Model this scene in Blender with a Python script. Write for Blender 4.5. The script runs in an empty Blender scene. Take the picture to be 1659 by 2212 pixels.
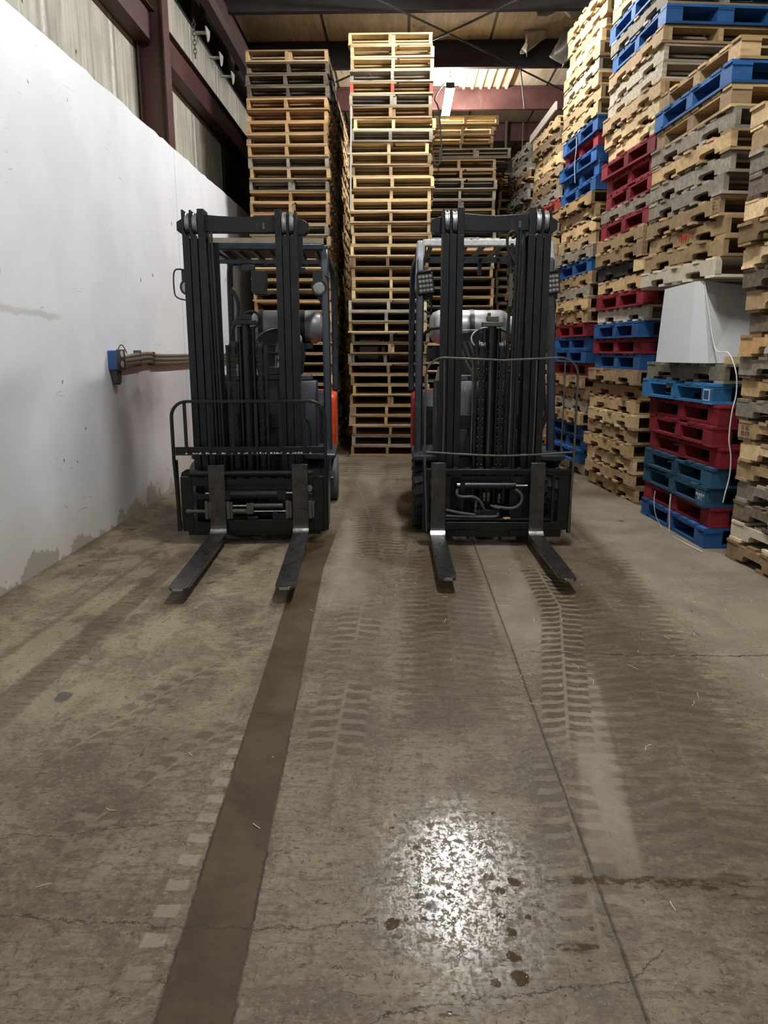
import bpy, bmesh, math, random
from mathutils import Vector, Matrix
R = math.radians
scn = bpy.context.scene
COL = scn.collection
# ------------------------------------------------------------------ camera
cam = bpy.data.cameras.new('camera')
cam.sensor_fit = 'HORIZONTAL'
cam.sensor_width = 36.0
cam.lens = 36.0 * 1600.0 / 1659.0
cam.clip_end = 100
co = bpy.data.objects.new('camera', cam)
COL.objects.link(co)
co.location = (0, 0, 1.38)
co.rotation_euler = (R(90 - 12.27), 0, R(1.484))
scn.camera = co
# ------------------------------------------------------------------ world, exposure
wd = bpy.data.worlds.new('world')
scn.world = wd
wd.use_nodes = True
wd.node_tree.nodes['Background'].inputs[0].default_value = (0.93, 0.96, 1.0, 1)
wd.node_tree.nodes['Background'].inputs[1].default_value = 0.14
scn.view_settings.view_transform = 'Standard'
scn.view_settings.look = 'None'
scn.view_settings.exposure = 1.52
scn.view_settings.gamma = 1.0
scn.view_settings.use_curve_mapping = False
scn.cycles.max_bounces = 5
scn.cycles.diffuse_bounces = 3
scn.cycles.glossy_bounces = 2
scn.cycles.transmission_bounces = 0
scn.cycles.caustics_reflective = False
scn.cycles.caustics_refractive = False
scn.cycles.use_adaptive_sampling = True
scn.cycles.adaptive_threshold = 0.06
scn.cycles.sample_clamp_indirect = 4.0
# ceiling lamps: (x, y, z of the tube, strength of the tube's glow)
LAMPS = [(0.70, 13.45, 5.36, 75.0), (0.70, 8.55, 5.36, 120.0), (0.70, 3.65, 5.36, 120.0), (0.70, -1.25, 5.36, 60.0)]

# ------------------------------------------------------------------ node helper
class NT:
    def __init__(s, name, rough=0.6, metal=0.0):
        s.m = bpy.data.materials.new(name)
        s.m.use_nodes = True
        s.t = s.m.node_tree
        s.b = s.t.nodes['Principled BSDF']
        s.b.inputs['Roughness'].default_value = rough
        s.b.inputs['Metallic'].default_value = metal
        s._tc = None
    def put(s, sock, v):
        if isinstance(v, bpy.types.NodeSocket): s.t.links.new(v, sock)
        elif isinstance(v, (tuple, list)):
            sock.default_value = tuple(v) + (1,) if (len(v) == 3 and len(sock.default_value) == 4) else v
        else: sock.default_value = v
    def set(s, name, v): s.put(s.b.inputs[name], v)
    def n(s, typ): return s.t.nodes.new(typ)
    def obj(s):
        if s._tc is None: s._tc = s.n('ShaderNodeTexCoord')
        return s._tc.outputs['Object']
    def m_(s, op, a, b=0.0, c=0.0, clamp=False):
        k = s.n('ShaderNodeMath'); k.operation = op; k.use_clamp = clamp
        s.put(k.inputs[0], a); s.put(k.inputs[1], b); s.put(k.inputs[2], c)
        return k.outputs[0]
    def add(s, a, b): return s.m_('ADD', a, b)
    def sub(s, a, b): return s.m_('SUBTRACT', a, b)
    def mul(s, a, b, clamp=False): return s.m_('MULTIPLY', a, b, clamp=clamp)
    def mx(s, a, b): return s.m_('MAXIMUM', a, b)
    def mn(s, a, b): return s.m_('MINIMUM', a, b)
    def sm(s, v, lo, hi, to0=0.0, to1=1.0):
        k = s.n('ShaderNodeMapRange'); k.interpolation_type = 'SMOOTHSTEP'
        s.put(k.inputs[0], v); s.put(k.inputs[1], lo); s.put(k.inputs[2], hi); s.put(k.inputs[3], to0); s.put(k.inputs[4], to1)
        return k.outputs[0]
    def lin(s, v, lo, hi, to0=0.0, to1=1.0):
        k = s.n('ShaderNodeMapRange')
        s.put(k.inputs[0], v); s.put(k.inputs[1], lo); s.put(k.inputs[2], hi); s.put(k.inputs[3], to0); s.put(k.inputs[4], to1)
        return k.outputs[0]
    def scale(s, vec, sc, loc=(0, 0, 0)):
        k = s.n('ShaderNodeMapping'); s.put(k.inputs[0], vec)
        k.inputs['Scale'].default_value = sc; k.inputs['Location'].default_value = loc
        return k.outputs[0]
    def noise(s, vec, sc, det=3.0, rough=0.55, dist=0.0, w=None):
        k = s.n('ShaderNodeTexNoise')
        if w is not None:
            k.noise_dimensions = '4D'; s.put(k.inputs['W'], w)
        s.put(k.inputs['Vector'], vec)
        k.inputs['Scale'].default_value = sc; k.inputs['Detail'].default_value = det
        k.inputs['Roughness'].default_value = rough; k.inputs['Distortion'].default_value = dist
        return k.outputs['Fac']
    def voro(s, vec, sc, feat='F1'):
        k = s.n('ShaderNodeTexVoronoi'); k.feature = feat
        s.put(k.inputs['Vector'], vec); k.inputs['Scale'].default_value = sc
        return k.outputs['Distance']
    def mix(s, f, a, b):
        k = s.n('ShaderNodeMix'); k.data_type = 'RGBA'
        s.put(k.inputs[0], f); s.put(k.inputs[6], a); s.put(k.inputs[7], b)
        return k.outputs[2]
    def sepxyz(s, v):
        k = s.n('ShaderNodeSeparateXYZ'); s.put(k.inputs[0], v)
        return k.outputs
    def comb(s, x, y, z=0.0):
        k = s.n('ShaderNodeCombineXYZ'); s.put(k.inputs[0], x); s.put(k.inputs[1], y); s.put(k.inputs[2], z)
        return k.outputs[0]
    def rnd(s): return s.n('ShaderNodeObjectInfo').outputs['Random']
    def island(s): return s.n('ShaderNodeNewGeometry').outputs['Random Per Island']
    def bump(s, h, strength=0.3, dist=0.01):
        k = s.n('ShaderNodeBump'); s.put(k.inputs['Height'], h)
        k.inputs['Strength'].default_value = strength; k.inputs['Distance'].default_value = dist
        s.t.links.new(k.outputs[0], s.b.inputs['Normal'])

def mat_paint(name, col, rough=0.5, wear=None, wear_amt=0.5, metal=0.0, scale=9.0, spec=0.5):
    n = NT(name, rough, metal)
    o = n.obj()
    f = n.noise(o, scale, 5, 0.65)
    base = n.mix(n.sm(f, 0.3, 0.75), tuple(c * 0.8 for c in col), tuple(min(1, c * 1.18) for c in col))
    if wear:
        g = n.noise(n.scale(o, (1, 1, 0.35)), scale * 3.2, 6, 0.7)
        base = n.mix(n.mul(n.sm(g, 0.56, 0.68), wear_amt), base, wear)
    n.set('Base Color', base)
    n.set('Roughness', n.lin(f, 0.3, 0.7, rough - 0.08, rough + 0.1))
    n.set('Specular IOR Level', spec)
    return n.m

def mat_wood(name, c1, c2, stain=(0.08, 0.058, 0.038), stain_amt=0.5, rough=0.8):
    n = NT(name, rough)
    o = n.obj(); r = n.rnd(); isl = n.island()
    w = n.add(n.mul(r, 37.0), n.mul(isl, 61.0))
    # stringers run along y, deck boards along x: the grain noise is stretched on both and mixed by the part's own thickness axis
    gx = n.noise(n.scale(o, (1.3, 16, 16)), 1.6, 4, 0.6, 0.6, w)
    gb = n.noise(o, 2.3, 4, 0.6, 0.0, w)
    fine = n.noise(n.scale(o, (4, 9, 30)), 6.0, 3, 0.6, 0.0, w)
    c = n.mix(n.sm(gx, 0.32, 0.7), c1, c2)
    tint = n.lin(n.m_('FRACT', n.add(n.mul(isl, 7.31), r)), 0, 1, 0.58, 1.30)
    k = n.n('ShaderNodeMix'); k.data_type = 'RGBA'; k.blend_type = 'MULTIPLY'; k.inputs[0].default_value = 1.0
    n.put(k.inputs[6], c); n.put(k.inputs[7], n.comb(tint, tint, n.mul(tint, n.lin(r, 0, 1, 0.9, 1.05))))
    c = k.outputs[2]
    c = n.mix(n.mul(n.sm(gb, 0.5, 0.72), stain_amt), c, stain)
    c = n.mix(n.mul(n.sm(fine, 0.6, 0.75), 0.35), c, tuple(x * 0.45 for x in c1))
    n.set('Base Color', c)
    n.set('Specular IOR Level', 0.25)
    n.bump(gx, 0.35, 0.004)
    return n.m

def mat_painted_wood(name, col, chip, amt=0.7):
    n = NT(name, 0.62)
    o = n.obj(); r = n.rnd(); isl = n.island()
    w = n.add(n.mul(r, 23.0), n.mul(isl, 47.0))
    f = n.noise(o, 3.0, 4, 0.6, 0.3, w)
    g = n.noise(n.scale(o, (5, 5, 9)), 4.0, 6, 0.72, 0.4, w)
    tint = n.lin(n.m_('FRACT', n.add(n.mul(isl, 5.7), r)), 0, 1, 0.72, 1.2)
    k = n.n('ShaderNodeMix'); k.data_type = 'RGBA'; k.blend_type = 'MULTIPLY'; k.inputs[0].default_value = 1.0
    n.put(k.inputs[6], n.mix(n.sm(f, 0.3, 0.7), tuple(c * 0.75 for c in col), tuple(c * 1.15 for c in col)))
    n.put(k.inputs[7], n.comb(tint, tint, tint))
    c = n.mix(n.mul(n.sm(g, 0.57, 0.7), amt), k.outputs[2], chip)
    n.set('Base Color', c)
    n.set('Specular IOR Level', 0.3)
    n.bump(g, 0.3, 0.004)
    return n.m

def mat_plain(name, col, rough=0.5, metal=0.0, spec=0.5):
    n = NT(name, rough, metal); n.set('Base Color', col); n.set('Specular IOR Level', spec)
    return n.m

def mat_glow(name, col, s):
    n = NT(name, 0.4); n.set('Base Color', (0.8, 0.8, 0.8)); n.set('Emission Color', col); n.set('Emission Strength', s)
    return n.m

M = {}
M['p'] = mat_wood('wood pale', (0.54, 0.39, 0.20), (0.74, 0.55, 0.31), stain_amt=0.30)
M['t'] = mat_wood('wood tan', (0.36, 0.24, 0.125), (0.50, 0.35, 0.19))
M['o'] = mat_wood('wood orange brown', (0.40, 0.235, 0.11), (0.53, 0.33, 0.165), stain_amt=0.2)
M['n'] = mat_wood('wood brown', (0.25, 0.16, 0.085), (0.36, 0.24, 0.13))
M['g'] = mat_wood('wood weathered grey', (0.24, 0.205, 0.155), (0.38, 0.33, 0.26), stain=(0.09, 0.08, 0.065))
M['d'] = mat_wood('wood dark weathered', (0.12, 0.092, 0.066), (0.21, 0.165, 0.12), stain=(0.05, 0.04, 0.03))
M['w'] = mat_wood('wood whitish', (0.55, 0.47, 0.35), (0.70, 0.62, 0.48), stain_amt=0.12)
M['B'] = mat_painted_wood('blue paint on wood', (0.020, 0.090, 0.250), (0.20, 0.30, 0.40), 0.40)
M['L'] = mat_painted_wood('light blue paint on wood', (0.040, 0.190, 0.400), (0.30, 0.40, 0.46), 0.45)
M['T'] = mat_painted_wood('teal blue paint on wood', (0.022, 0.075, 0.125), (0.15, 0.18, 0.17), 0.45)
M['R'] = mat_painted_wood('red paint on wood', (0.21, 0.016, 0.026), (0.36, 0.14, 0.13), 0.38)
M['O'] = mat_painted_wood('orange red paint on wood', (0.55, 0.09, 0.06), (0.5, 0.25, 0.17), 0.35)
M['k'] = mat_painted_wood('black paint on wood', (0.02, 0.021, 0.023), (0.10, 0.085, 0.07), 0.4)
M['black'] = mat_paint('black painted steel', (0.0040, 0.0044, 0.0054), 0.38, (0.040, 0.035, 0.029), 0.5)
M['blackdirty'] = mat_paint('greasy black steel', (0.0050, 0.0047, 0.0043), 0.34, (0.045, 0.037, 0.027), 0.5, scale=14)
M['slate'] = mat_paint('slate grey paint', (0.019, 0.025, 0.036), 0.36, (0.10, 0.11, 0.12), 0.35)
M['grey'] = mat_paint('mid grey paint', (0.06, 0.063, 0.070), 0.5, (0.26, 0.26, 0.25), 0.5)
M['silver'] = mat_paint('silver tank paint', (0.42, 0.42, 0.42), 0.38, (0.20, 0.19, 0.18), 0.5, metal=0.35, scale=6)
M['tankgrey'] = mat_paint('dull grey tank paint', (0.26, 0.265, 0.275), 0.4, (0.14, 0.14, 0.14), 0.5, metal=0.3, scale=6)
M['fork'] = mat_paint('worn fork steel', (0.085, 0.081, 0.077), 0.30, (0.24, 0.23, 0.215), 0.5, metal=0.75, scale=16)
M['bright'] = mat_paint('polished steel edge', (0.55, 0.55, 0.54), 0.25, metal=0.95)
M['chrome'] = mat_plain('chrome rod', (0.72, 0.72, 0.72), 0.14, 1.0)
M['sheave'] = mat_paint('bare steel sheave', (0.42, 0.42, 0.43), 0.34, (0.12, 0.11, 0.1), 0.5, metal=0.8, scale=20)
M['rod'] = mat_paint('grey steel fittings', (0.11, 0.103, 0.093), 0.42, (0.035, 0.028, 0.02), 0.6, metal=0.5, scale=20)
M['rubber'] = mat_plain('black rubber', (0.011, 0.011, 0.012), 0.6)
M['greytyre'] = mat_paint('grey cushion rubber', (0.13, 0.135, 0.14), 0.72, (0.12, 0.12, 0.115), 0.4)
M['orange'] = mat_paint('orange truck paint', (0.72, 0.085, 0.022), 0.35, (0.25, 0.06, 0.03), 0.4)
M['redbody'] = mat_paint('red truck paint', (0.35, 0.018, 0.018), 0.38, (0.1, 0.03, 0.03), 0.4)
M['seat'] = mat_plain('black vinyl', (0.018, 0.018, 0.019), 0.45)
M['whitedust'] = mat_paint('white paint under dust', (0.66, 0.66, 0.63), 0.6, (0.30, 0.29, 0.27), 0.7, scale=24)
M['silverbar'] = mat_paint('worn silver paint', (0.30, 0.31, 0.32), 0.45, (0.09, 0.10, 0.11), 0.7, scale=10)
M['lens'] = mat_paint('lamp lens', (0.30, 0.30, 0.28), 0.2, (0.75, 0.74, 0.70), 0.9, scale=40)
M['debris'] = mat_paint('pale debris', (0.60, 0.57, 0.50), 0.9)
M['straw'] = mat_plain('straw wood', (0.66, 0.58, 0.42), 0.8)
M['steelred'] = mat_paint('red oxide steel', (0.070, 0.027, 0.025), 0.55, (0.12, 0.065, 0.058), 0.5, scale=5)
M['steelshade'] = mat_paint('shaded beam steel', (0.034, 0.025, 0.028), 0.55, (0.075, 0.055, 0.055), 0.4, scale=5)  # shade of the unlit front beams is put into this colour
M['cable'] = mat_plain('dark cable', (0.03, 0.04, 0.035), 0.5)
M['flatblack'] = mat_plain('black sheeting', (0.006, 0.006, 0.007), 0.6)
M['conduit'] = mat_paint('metal conduit', (0.27, 0.235, 0.19), 0.38, (0.13, 0.09, 0.06), 0.5, metal=0.5)
M['bluebox'] = mat_painted_wood('blue outlet box', (0.06, 0.16, 0.42), (0.6, 0.62, 0.65), 1.0)
M['offwhite'] = mat_plain('off white plastic', (0.62, 0.62, 0.61), 0.45)
M['plug'] = mat_plain('grey plastic', (0.075, 0.07, 0.068), 0.5)
M['boxplastic'] = mat_plain('translucent white plastic', (0.66, 0.67, 0.665), 0.42)
M['strap'] = mat_plain('clear strapping', (0.48, 0.47, 0.43), 0.35)
M['twine'] = mat_plain('white twine', (0.72, 0.70, 0.62), 0.8)
M['greenstrap'] = mat_plain('green strapping', (0.06, 0.17, 0.13), 0.4)
M['inkblack'] = mat_plain('black stencil ink', (0.02, 0.018, 0.015), 0.8)
M['inkwhite'] = mat_plain('white stencil ink', (0.60, 0.62, 0.63), 0.8)
M['inkgreen'] = mat_plain('green stencil ink', (0.05, 0.22, 0.09), 0.8)
M['inkred'] = mat_plain('red chalk', (0.45, 0.04, 0.03), 0.9)
M['housing'] = mat_plain('white enamel lamp housing', (0.5, 0.5, 0.5), 0.5)

# ------------------------------------------------------------------ mesh builder
class MB:
    def __init__(s): s.bm = bmesh.new()
    def verts(s, pts): return [s.bm.verts.new(p) for p in pts]
    def face(s, vs):
        try: s.bm.faces.new(vs)
        except ValueError: pass
    def box(s, c, d, rot=None, taper=None):
        x, y, z = d[0] / 2, d[1] / 2, d[2] / 2
        pts = [Vector((sx * x, sy * y, sz * z)) for sz in (-1, 1) for sy in (-1, 1) for sx in (-1, 1)]
        if taper:
            for p in pts[4:]: p.x *= taper[0]; p.y *= taper[1]
        if rot is not None: pts = [rot @ p for p in pts]
        v = s.verts([p + Vector(c) for p in pts])
        for f in ((0, 2, 3, 1), (4, 5, 7, 6), (0, 1, 5, 4), (2, 6, 7, 3), (0, 4, 6, 2), (1, 3, 7, 5)): s.face([v[i] for i in f])
        return s
    def b2(s, x0, x1, y0, y1, z0, z1): return s.box(((x0 + x1) / 2, (y0 + y1) / 2, (z0 + z1) / 2), (abs(x1 - x0), abs(y1 - y0), abs(z1 - z0)))
    def prism(s, poly, axis, a, b):
        def pt(u, v, w):
            return {'x': (w, u, v), 'y': (u, w, v), 'z': (u, v, w)}[axis]
        n = len(poly)
        A = s.verts([pt(u, v, a) for u, v in poly]); B = s.verts([pt(u, v, b) for u, v in poly])
        s.face(A[::-1]); s.face(B)
        for i in range(n): s.face([A[i], A[(i + 1) % n], B[(i + 1) % n], B[i]])
        return s
    def ring(s, c, u, v, r, n): return s.verts([c + (u * math.cos(2 * math.pi * i / n) + v * math.sin(2 * math.pi * i / n)) * r for i in range(n)])
    def tube(s, pts, r, n=8, closed=False, rr=None):
        P = [Vector(p) for p in pts]; k = len(P); rings = []; u = None
        for i, p in enumerate(P):
            if closed: d = P[(i + 1) % k] - P[i - 1]
            else: d = P[min(i + 1, k - 1)] - P[max(i - 1, 0)]
            d.normalize()
            if u is None:
                u = d.orthogonal().normalized()
            else:
                u = (u - d * u.dot(d)); u = u.normalized() if u.length > 1e-6 else d.orthogonal().normalized()
            rings.append(s.ring(p, u, d.cross(u), rr[i] if rr else r, n))
        for i in range(k if closed else k - 1):
            a, b = rings[i], rings[(i + 1) % k]
            for j in range(n): s.face([a[j], a[(j + 1) % n], b[(j + 1) % n], b[j]])
        if not closed: s.face(rings[0][::-1]); s.face(rings[-1])
        return s
    def cyl(s, a, b, r, n=16): return s.tube([a, b], r, n)
    def lathe(s, c, axis, prof, n=24):
        # prof: (radius, offset along the axis)
        ax = {'x': Vector((1, 0, 0)), 'y': Vector((0, 1, 0)), 'z': Vector((0, 0, 1))}[axis]
        u = ax.orthogonal().normalized(); v = ax.cross(u); c = Vector(c)
        rs = [s.ring(c + ax * o, u, v, max(r, 1e-4), n) for r, o in prof]
        for a, b in zip(rs, rs[1:]):
            for j in range(n): s.face([a[j], a[(j + 1) % n], b[(j + 1) % n], b[j]])
        s.face(rs[0][::-1]); s.face(rs[-1])
        return s
    def strip(s, pts, w, t, across):
        # flat bar swept along pts; across = direction of its width
        A = Vector(across).normalized(); P = [Vector(p) for p in pts]; rs = []
        for i, p in enumerate(P):
            d = (P[min(i + 1, len(P) - 1)] - P[max(i - 1, 0)]).normalized()
            nn = d.cross(A).normalized()
            rs.append(s.verts([p + A * w / 2 + nn * t / 2, p - A * w / 2 + nn * t / 2, p - A * w / 2 - nn * t / 2, p + A * w / 2 - nn * t / 2]))
        for a, b in zip(rs, rs[1:]):
            for j in range(4): s.face([a[j], a[(j + 1) % 4], b[(j + 1) % 4], b[j]])
        s.face(rs[0][::-1]); s.face(rs[-1])
        return s
    def mesh(s, name, mat, smooth=True, ang=0.6):
        bmesh.ops.recalc_face_normals(s.bm, faces=s.bm.faces)
        me = bpy.data.meshes.new(name); s.bm.to_mesh(me); s.bm.free()
        me.materials.append(mat)
        if smooth:
            for p in me.polygons: p.use_smooth = True
            me.set_sharp_from_angle(angle=ang)
        return me
    def build(s, name, mat, parent=None, smooth=True, bevel=0.0, loc=None, rot=None):
        o = bpy.data.objects.new(name, s.mesh(name, mat, smooth)); COL.objects.link(o)
        if parent is not None: o.parent = parent
        if loc: o.location = loc
        if rot: o.rotation_euler = rot
        if bevel:
            md = o.modifiers.new('edge', 'BEVEL'); md.width = bevel; md.segments = 2; md.limit_method = 'ANGLE'; md.angle_limit = R(50)
        return o

def arc(c, r, a0, a1, n, plane='xz'):
    out = []
    for i in range(n + 1):
        a = R(a0 + (a1 - a0) * i / n); u, v = r * math.cos(a), r * math.sin(a)
        out.append({'xz': (c[0] + u, c[1], c[2] + v), 'yz': (c[0], c[1] + u, c[2] + v), 'xy': (c[0] + u, c[1] + v, c[2])}[plane])
    return out
def smoothpath(pts, k=6):
    P = [Vector(p) for p in pts]; out = []
    for i in range(len(P) - 1):
        p0, p1, p2, p3 = P[max(i - 1, 0)], P[i], P[i + 1], P[min(i + 2, len(P) - 1)]
        for j in range(k):
            t = j / k
            out.append(0.5 * ((2 * p1) + (p2 - p0) * t + (2 * p0 - 5 * p1 + 4 * p2 - p3) * t * t + (3 * p1 - p0 - 3 * p2 + p3) * t ** 3))
    out.append(P[-1])
    return out
def tag(o, label, cat, group=None, kind=None):
    o['label'] = label; o['category'] = cat
    if group: o['group'] = group
    if kind: o['kind'] = kind
    return o
def empty(name, label, cat, loc=(0, 0, 0), rz=0.0, group=None):
    o = bpy.data.objects.new(name, None); COL.objects.link(o)
    o.location = loc; o.rotation_euler = (0, 0, rz); o.empty_display_size = 0.2
    return tag(o, label, cat, group)
def structure(o):
    o['kind'] = 'structure'; return o

# ------------------------------------------------------------------ floor
def seg_mask(n, x, y, p0, p1, w0, w1, soft=0.02, yr=None, ysoft=0.25):
    # a lane between two floor points, of half widths w0 and w1
    t = n.lin(y, p0[1], p1[1], 0, 1)
    cx = n.lin(y, p0[1], p1[1], p0[0], p1[0]); hw = n.lin(y, p0[1], p1[1], w0, w1)
    d = n.sub(n.m_('ABSOLUTE', n.sub(x, cx)), hw)
    k = n.sm(d, -soft, soft, 1, 0)
    lo, hi = yr or (min(p0[1], p1[1]), max(p0[1], p1[1]))
    k = n.mul(k, n.sm(y, lo - ysoft, lo + ysoft))
    return n.mul(k, n.sm(y, hi - ysoft, hi + ysoft, 1, 0))
def crack_mask(n, x, y, pts, w, wig):
    out = None
    for (a, b) in zip(pts, pts[1:]):
        cy_ = n.add(n.lin(x, a[0], b[0], a[1], b[1]), wig)
        d = n.m_('ABSOLUTE', n.sub(y, cy_))
        k = n.mul(n.sm(d, w * 0.4, w, 1, 0), n.mul(n.m_('GREATER_THAN', x, a[0]), n.m_('LESS_THAN', x, b[0])))
        out = k if out is None else n.mx(out, k)
    return out
def mat_floor():
    n = NT('worn concrete', 0.6)
    o = n.obj(); s = n.sepxyz(o)
    big = n.noise(o, 0.9, 4, 0.6, 0.4); med = n.noise(o, 3.4, 6, 0.65, 0.6); fine = n.noise(o, 26, 5, 0.7); tiny = n.noise(o, 120, 3, 0.7)
    streak = n.noise(n.scale(o, (1.0, 7.0, 1.0)), 7.0, 5, 0.7, 0.8)
    lstreak = n.noise(n.scale(o, (9.0, 0.7, 1.0)), 2.2, 4, 0.6, 0.2)
    wob = n.mul(n.sub(n.noise(o, 9, 4, 0.7), 0.5), 0.035)
    wob2 = n.mul(n.sub(n.noise(o, 30, 4, 0.75), 0.5), 0.05)
    x = n.add(s[0], n.mul(wob, 0.5)); y = n.add(s[1], wob)
    # concrete with worn, dirty and polished patches
    mott = n.noise(o, 55, 6, 0.8); grit = n.noise(n.scale(o, (1, 1.6, 1)), 18, 6, 0.75, 0.5)
    c = n.mix(n.sm(med, 0.36, 0.62), (0.118, 0.094, 0.066), (0.200, 0.166, 0.120))
    c = n.mix(n.mul(n.sm(n.add(n.mul(big, 0.6), n.mul(grit, 0.4)), 0.47, 0.60), 0.75), c, (0.245, 0.205, 0.145))
    c = n.mix(n.mul(n.sm(n.noise(o, 1.7, 5, 0.7, 0.8), 0.50, 0.62), 0.55), c, (0.105, 0.083, 0.060))
    c = n.mix(n.mul(n.sm(grit, 0.50, 0.62), 0.60), c, (0.082, 0.062, 0.041))
    c = n.mix(n.mul(n.sm(streak, 0.50, 0.64), 0.45), c, (0.090, 0.068, 0.044))
    c = n.mix(n.mul(n.sm(lstreak, 0.54, 0.66), 0.40), c, (0.095, 0.072, 0.048))
    c = n.mix(n.mul(n.sm(mott, 0.52, 0.64), 0.50), c, (0.27, 0.23, 0.17))
    c = n.mix(n.mul(n.sm(mott, 0.36, 0.46, 1, 0), 0.55), c, (0.070, 0.054, 0.037))
    pale = n.mul(n.mul(n.sm(s[0], -0.9, -0.5, 1, 0), n.sm(s[1], 2.0, 3.0)), n.sm(n.noise(n.scale(o, (1.2, 0.8, 1)), 3.0, 5, 0.7, 0.5), 0.44, 0.58))
    c = n.mix(n.mul(pale, 0.6), c, (0.285, 0.245, 0.172))
    pit = n.noise(n.scale(o, (1, 1.5, 1)), 33, 5, 0.8, 1.0)
    c = n.mix(n.mul(n.sm(pit, 0.575, 0.63), 0.75), c, (0.045, 0.033, 0.021))
    # clean grey concrete by the pallets and between the tyre lanes
    clean = seg_mask(n, x, y, (0.58, 1.75), (0.80, 3.1), 0.075, 0.055, 0.012)
    clean = n.mx(clean, seg_mask(n, x, y, (0.62, 3.3), (0.62, 5.6), 0.12, 0.17, 0.03))
    clean = n.mx(clean, n.mul(seg_mask(n, x, y, (1.80, 2.6), (1.95, 7.0), 0.36, 0.45, 0.10), 0.9))
    clean = n.mx(clean, seg_mask(n, x, y, (-0.33, 3.9), (-0.38, 9.5), 0.12, 0.14, 0.05))
    c = n.mix(n.mul(clean, 0.70), c, n.mix(n.sm(med, 0.3, 0.7), (0.200, 0.172, 0.132), (0.262, 0.228, 0.176)))
    # tyre lanes
    comb_ = n.sm(n.m_('FRACT', n.m_('DIVIDE', n.add(y, n.mul(wob2, 0.3)), 0.078)), 0.35, 0.55)
    edge0 = n.add(x, n.mul(n.sub(n.noise(n.scale(o, (1, 8, 1)), 9, 3, 0.7), 0.5), 0.05))
    edge = n.add(edge0, n.mul(n.sub(comb_, 0.5), 0.075))
    lanes = seg_mask(n, edge, y, (0.22, 2.5), (0.27, 5.1), 0.22, 0.19, 0.02)
    lanes = n.mx(lanes, seg_mask(n, edge, y, (0.95, 1.8), (1.22, 4.9), 0.24, 0.26, 0.02))
    lanes = n.mx(lanes, n.mul(seg_mask(n, edge0, y, (-1.58, 2.4), (-1.50, 5.0), 0.085, 0.065, 0.012), 1.1))
    lanes = n.mx(lanes, n.mul(seg_mask(n, x, y, (-0.93, 1.3), (-0.86, 4.6), 0.10, 0.08, 0.02), 0.35))
    lanes = n.mx(lanes, n.mul(seg_mask(n, edge, y, (-0.24, 2.3), (-0.22, 4.0), 0.13, 0.13, 0.04), 0.55))
    lanes = n.mx(lanes, n.mul(seg_mask(n, edge, y, (-0.12, 4.8), (-0.50, 7.9), 0.15, 0.12, 0.03), 0.8))
    lanes = n.mx(lanes, n.mul(seg_mask(n, edge0, y, (-1.86, 2.9), (-1.72, 5.0), 0.02, 0.02, 0.012), 0.8))
    lanes = n.mul(lanes, n.lin(streak, 0.35, 0.62, 0.5, 1.0, ))
    c = n.mix(n.mul(n.mul(lanes, n.lin(grit, 0.35, 0.6, 0.6, 1.0)), 0.75, clamp=True), c, (0.080, 0.057, 0.036))
    # chevron tread prints
    def tread(p0, p1, hw0, hw1, per, slope, yr, ph=0.0, full=0.0):
        cx = n.lin(y, p0[1], p1[1], p0[0], p1[0]); dx = n.sub(s[0], cx)
        u = n.add(n.mul(n.m_('SINE', n.mul(n.m_('ABSOLUTE', dx), 55.0)), slope * 0.22), n.m_('DIVIDE', n.add(n.add(y, n.mul(n.m_('ABSOLUTE', dx), slope)), n.mul(wob2, 0.35)), per))
        st = n.m_('FRACT', n.add(u, n.add(ph, n.mul(n.m_('GREATER_THAN', dx, 0.0), 0.35))))
        bar = n.mul(n.sm(st, 0.28, 0.38), n.sm(st, 0.90, 0.98, 1, 0))
        bar = n.mul(bar, n.sm(n.m_('ABSOLUTE', dx), 0.004, 0.010))
        lane = seg_mask(n, s[0], y, p0, p1, hw0, hw1, 0.008, yr, 0.18)
        vis = n.mul(n.sm(n.noise(o, 2.6, 3, 0.6), 0.34, 0.56, full, 1.0), n.lin(grit, 0.35, 0.6, 0.35, 1.0))
        return n.mul(bar, n.mul(lane, vis)), n.mul(n.mul(n.sub(1.0, bar), lane), n.sm(vis, 0.1, 0.6))
    tr, gap = tread((0.50, 1.9), (0.87, 3.9), 0.09, 0.105, 0.075, 0.35, (2.45, 4.6), 0.0, 0.9)
    tr2, gap2 = tread((0.47, 1.4), (0.56, 2.6), 0.09, 0.09, 0.075, 0.35, (1.5, 2.5), 0.3)
    tr3, gap3 = tread((0.85, 1.5), (1.15, 3.5), 0.20, 0.24, 0.085, 0.30, (1.7, 4.2), 0.1)
    tr4, gap4 = tread((0.22, 2.4), (0.28, 5.0), 0.20, 0.18, 0.085, 0.25, (3.0, 5.0), 0.6)
    tr5, gap5 = tread((-0.24, 2.2), (-0.22, 4.0), 0.10, 0.12, 0.085, 0.3, (2.3, 3.9), 0.2)
    tr6, gap6 = tread((-1.20, 2.3), (-0.72, 3.4), 0.075, 0.075, 0.09, -0.5, (2.3, 3.4), 0.2)
    tr7, gap7 = tread((-0.95, 1.9), (-0.62, 2.6), 0.075, 0.075, 0.09, -0.5, (1.8, 2.6), 0.5)
    tr8, gap8 = tread((-0.12, 4.8), (-0.50, 7.9), 0.15, 0.12, 0.09, 0.3, (4.9, 7.9), 0.5)
    for a, g, f in ((tr, gap, 0.95), (tr2, gap2, 0.55), (tr3, gap3, 0.22), (tr4, gap4, 0.30), (tr5, gap5, 0.6), (tr6, gap6, 0.6), (tr7, gap7, 0.6), (tr8, gap8, 0.6)):
        c = n.mix(n.mul(g, f * 0.55), c, (0.225, 0.188, 0.134))
        c = n.mix(n.mul(a, f), c, (0.066, 0.048, 0.031))
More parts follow.
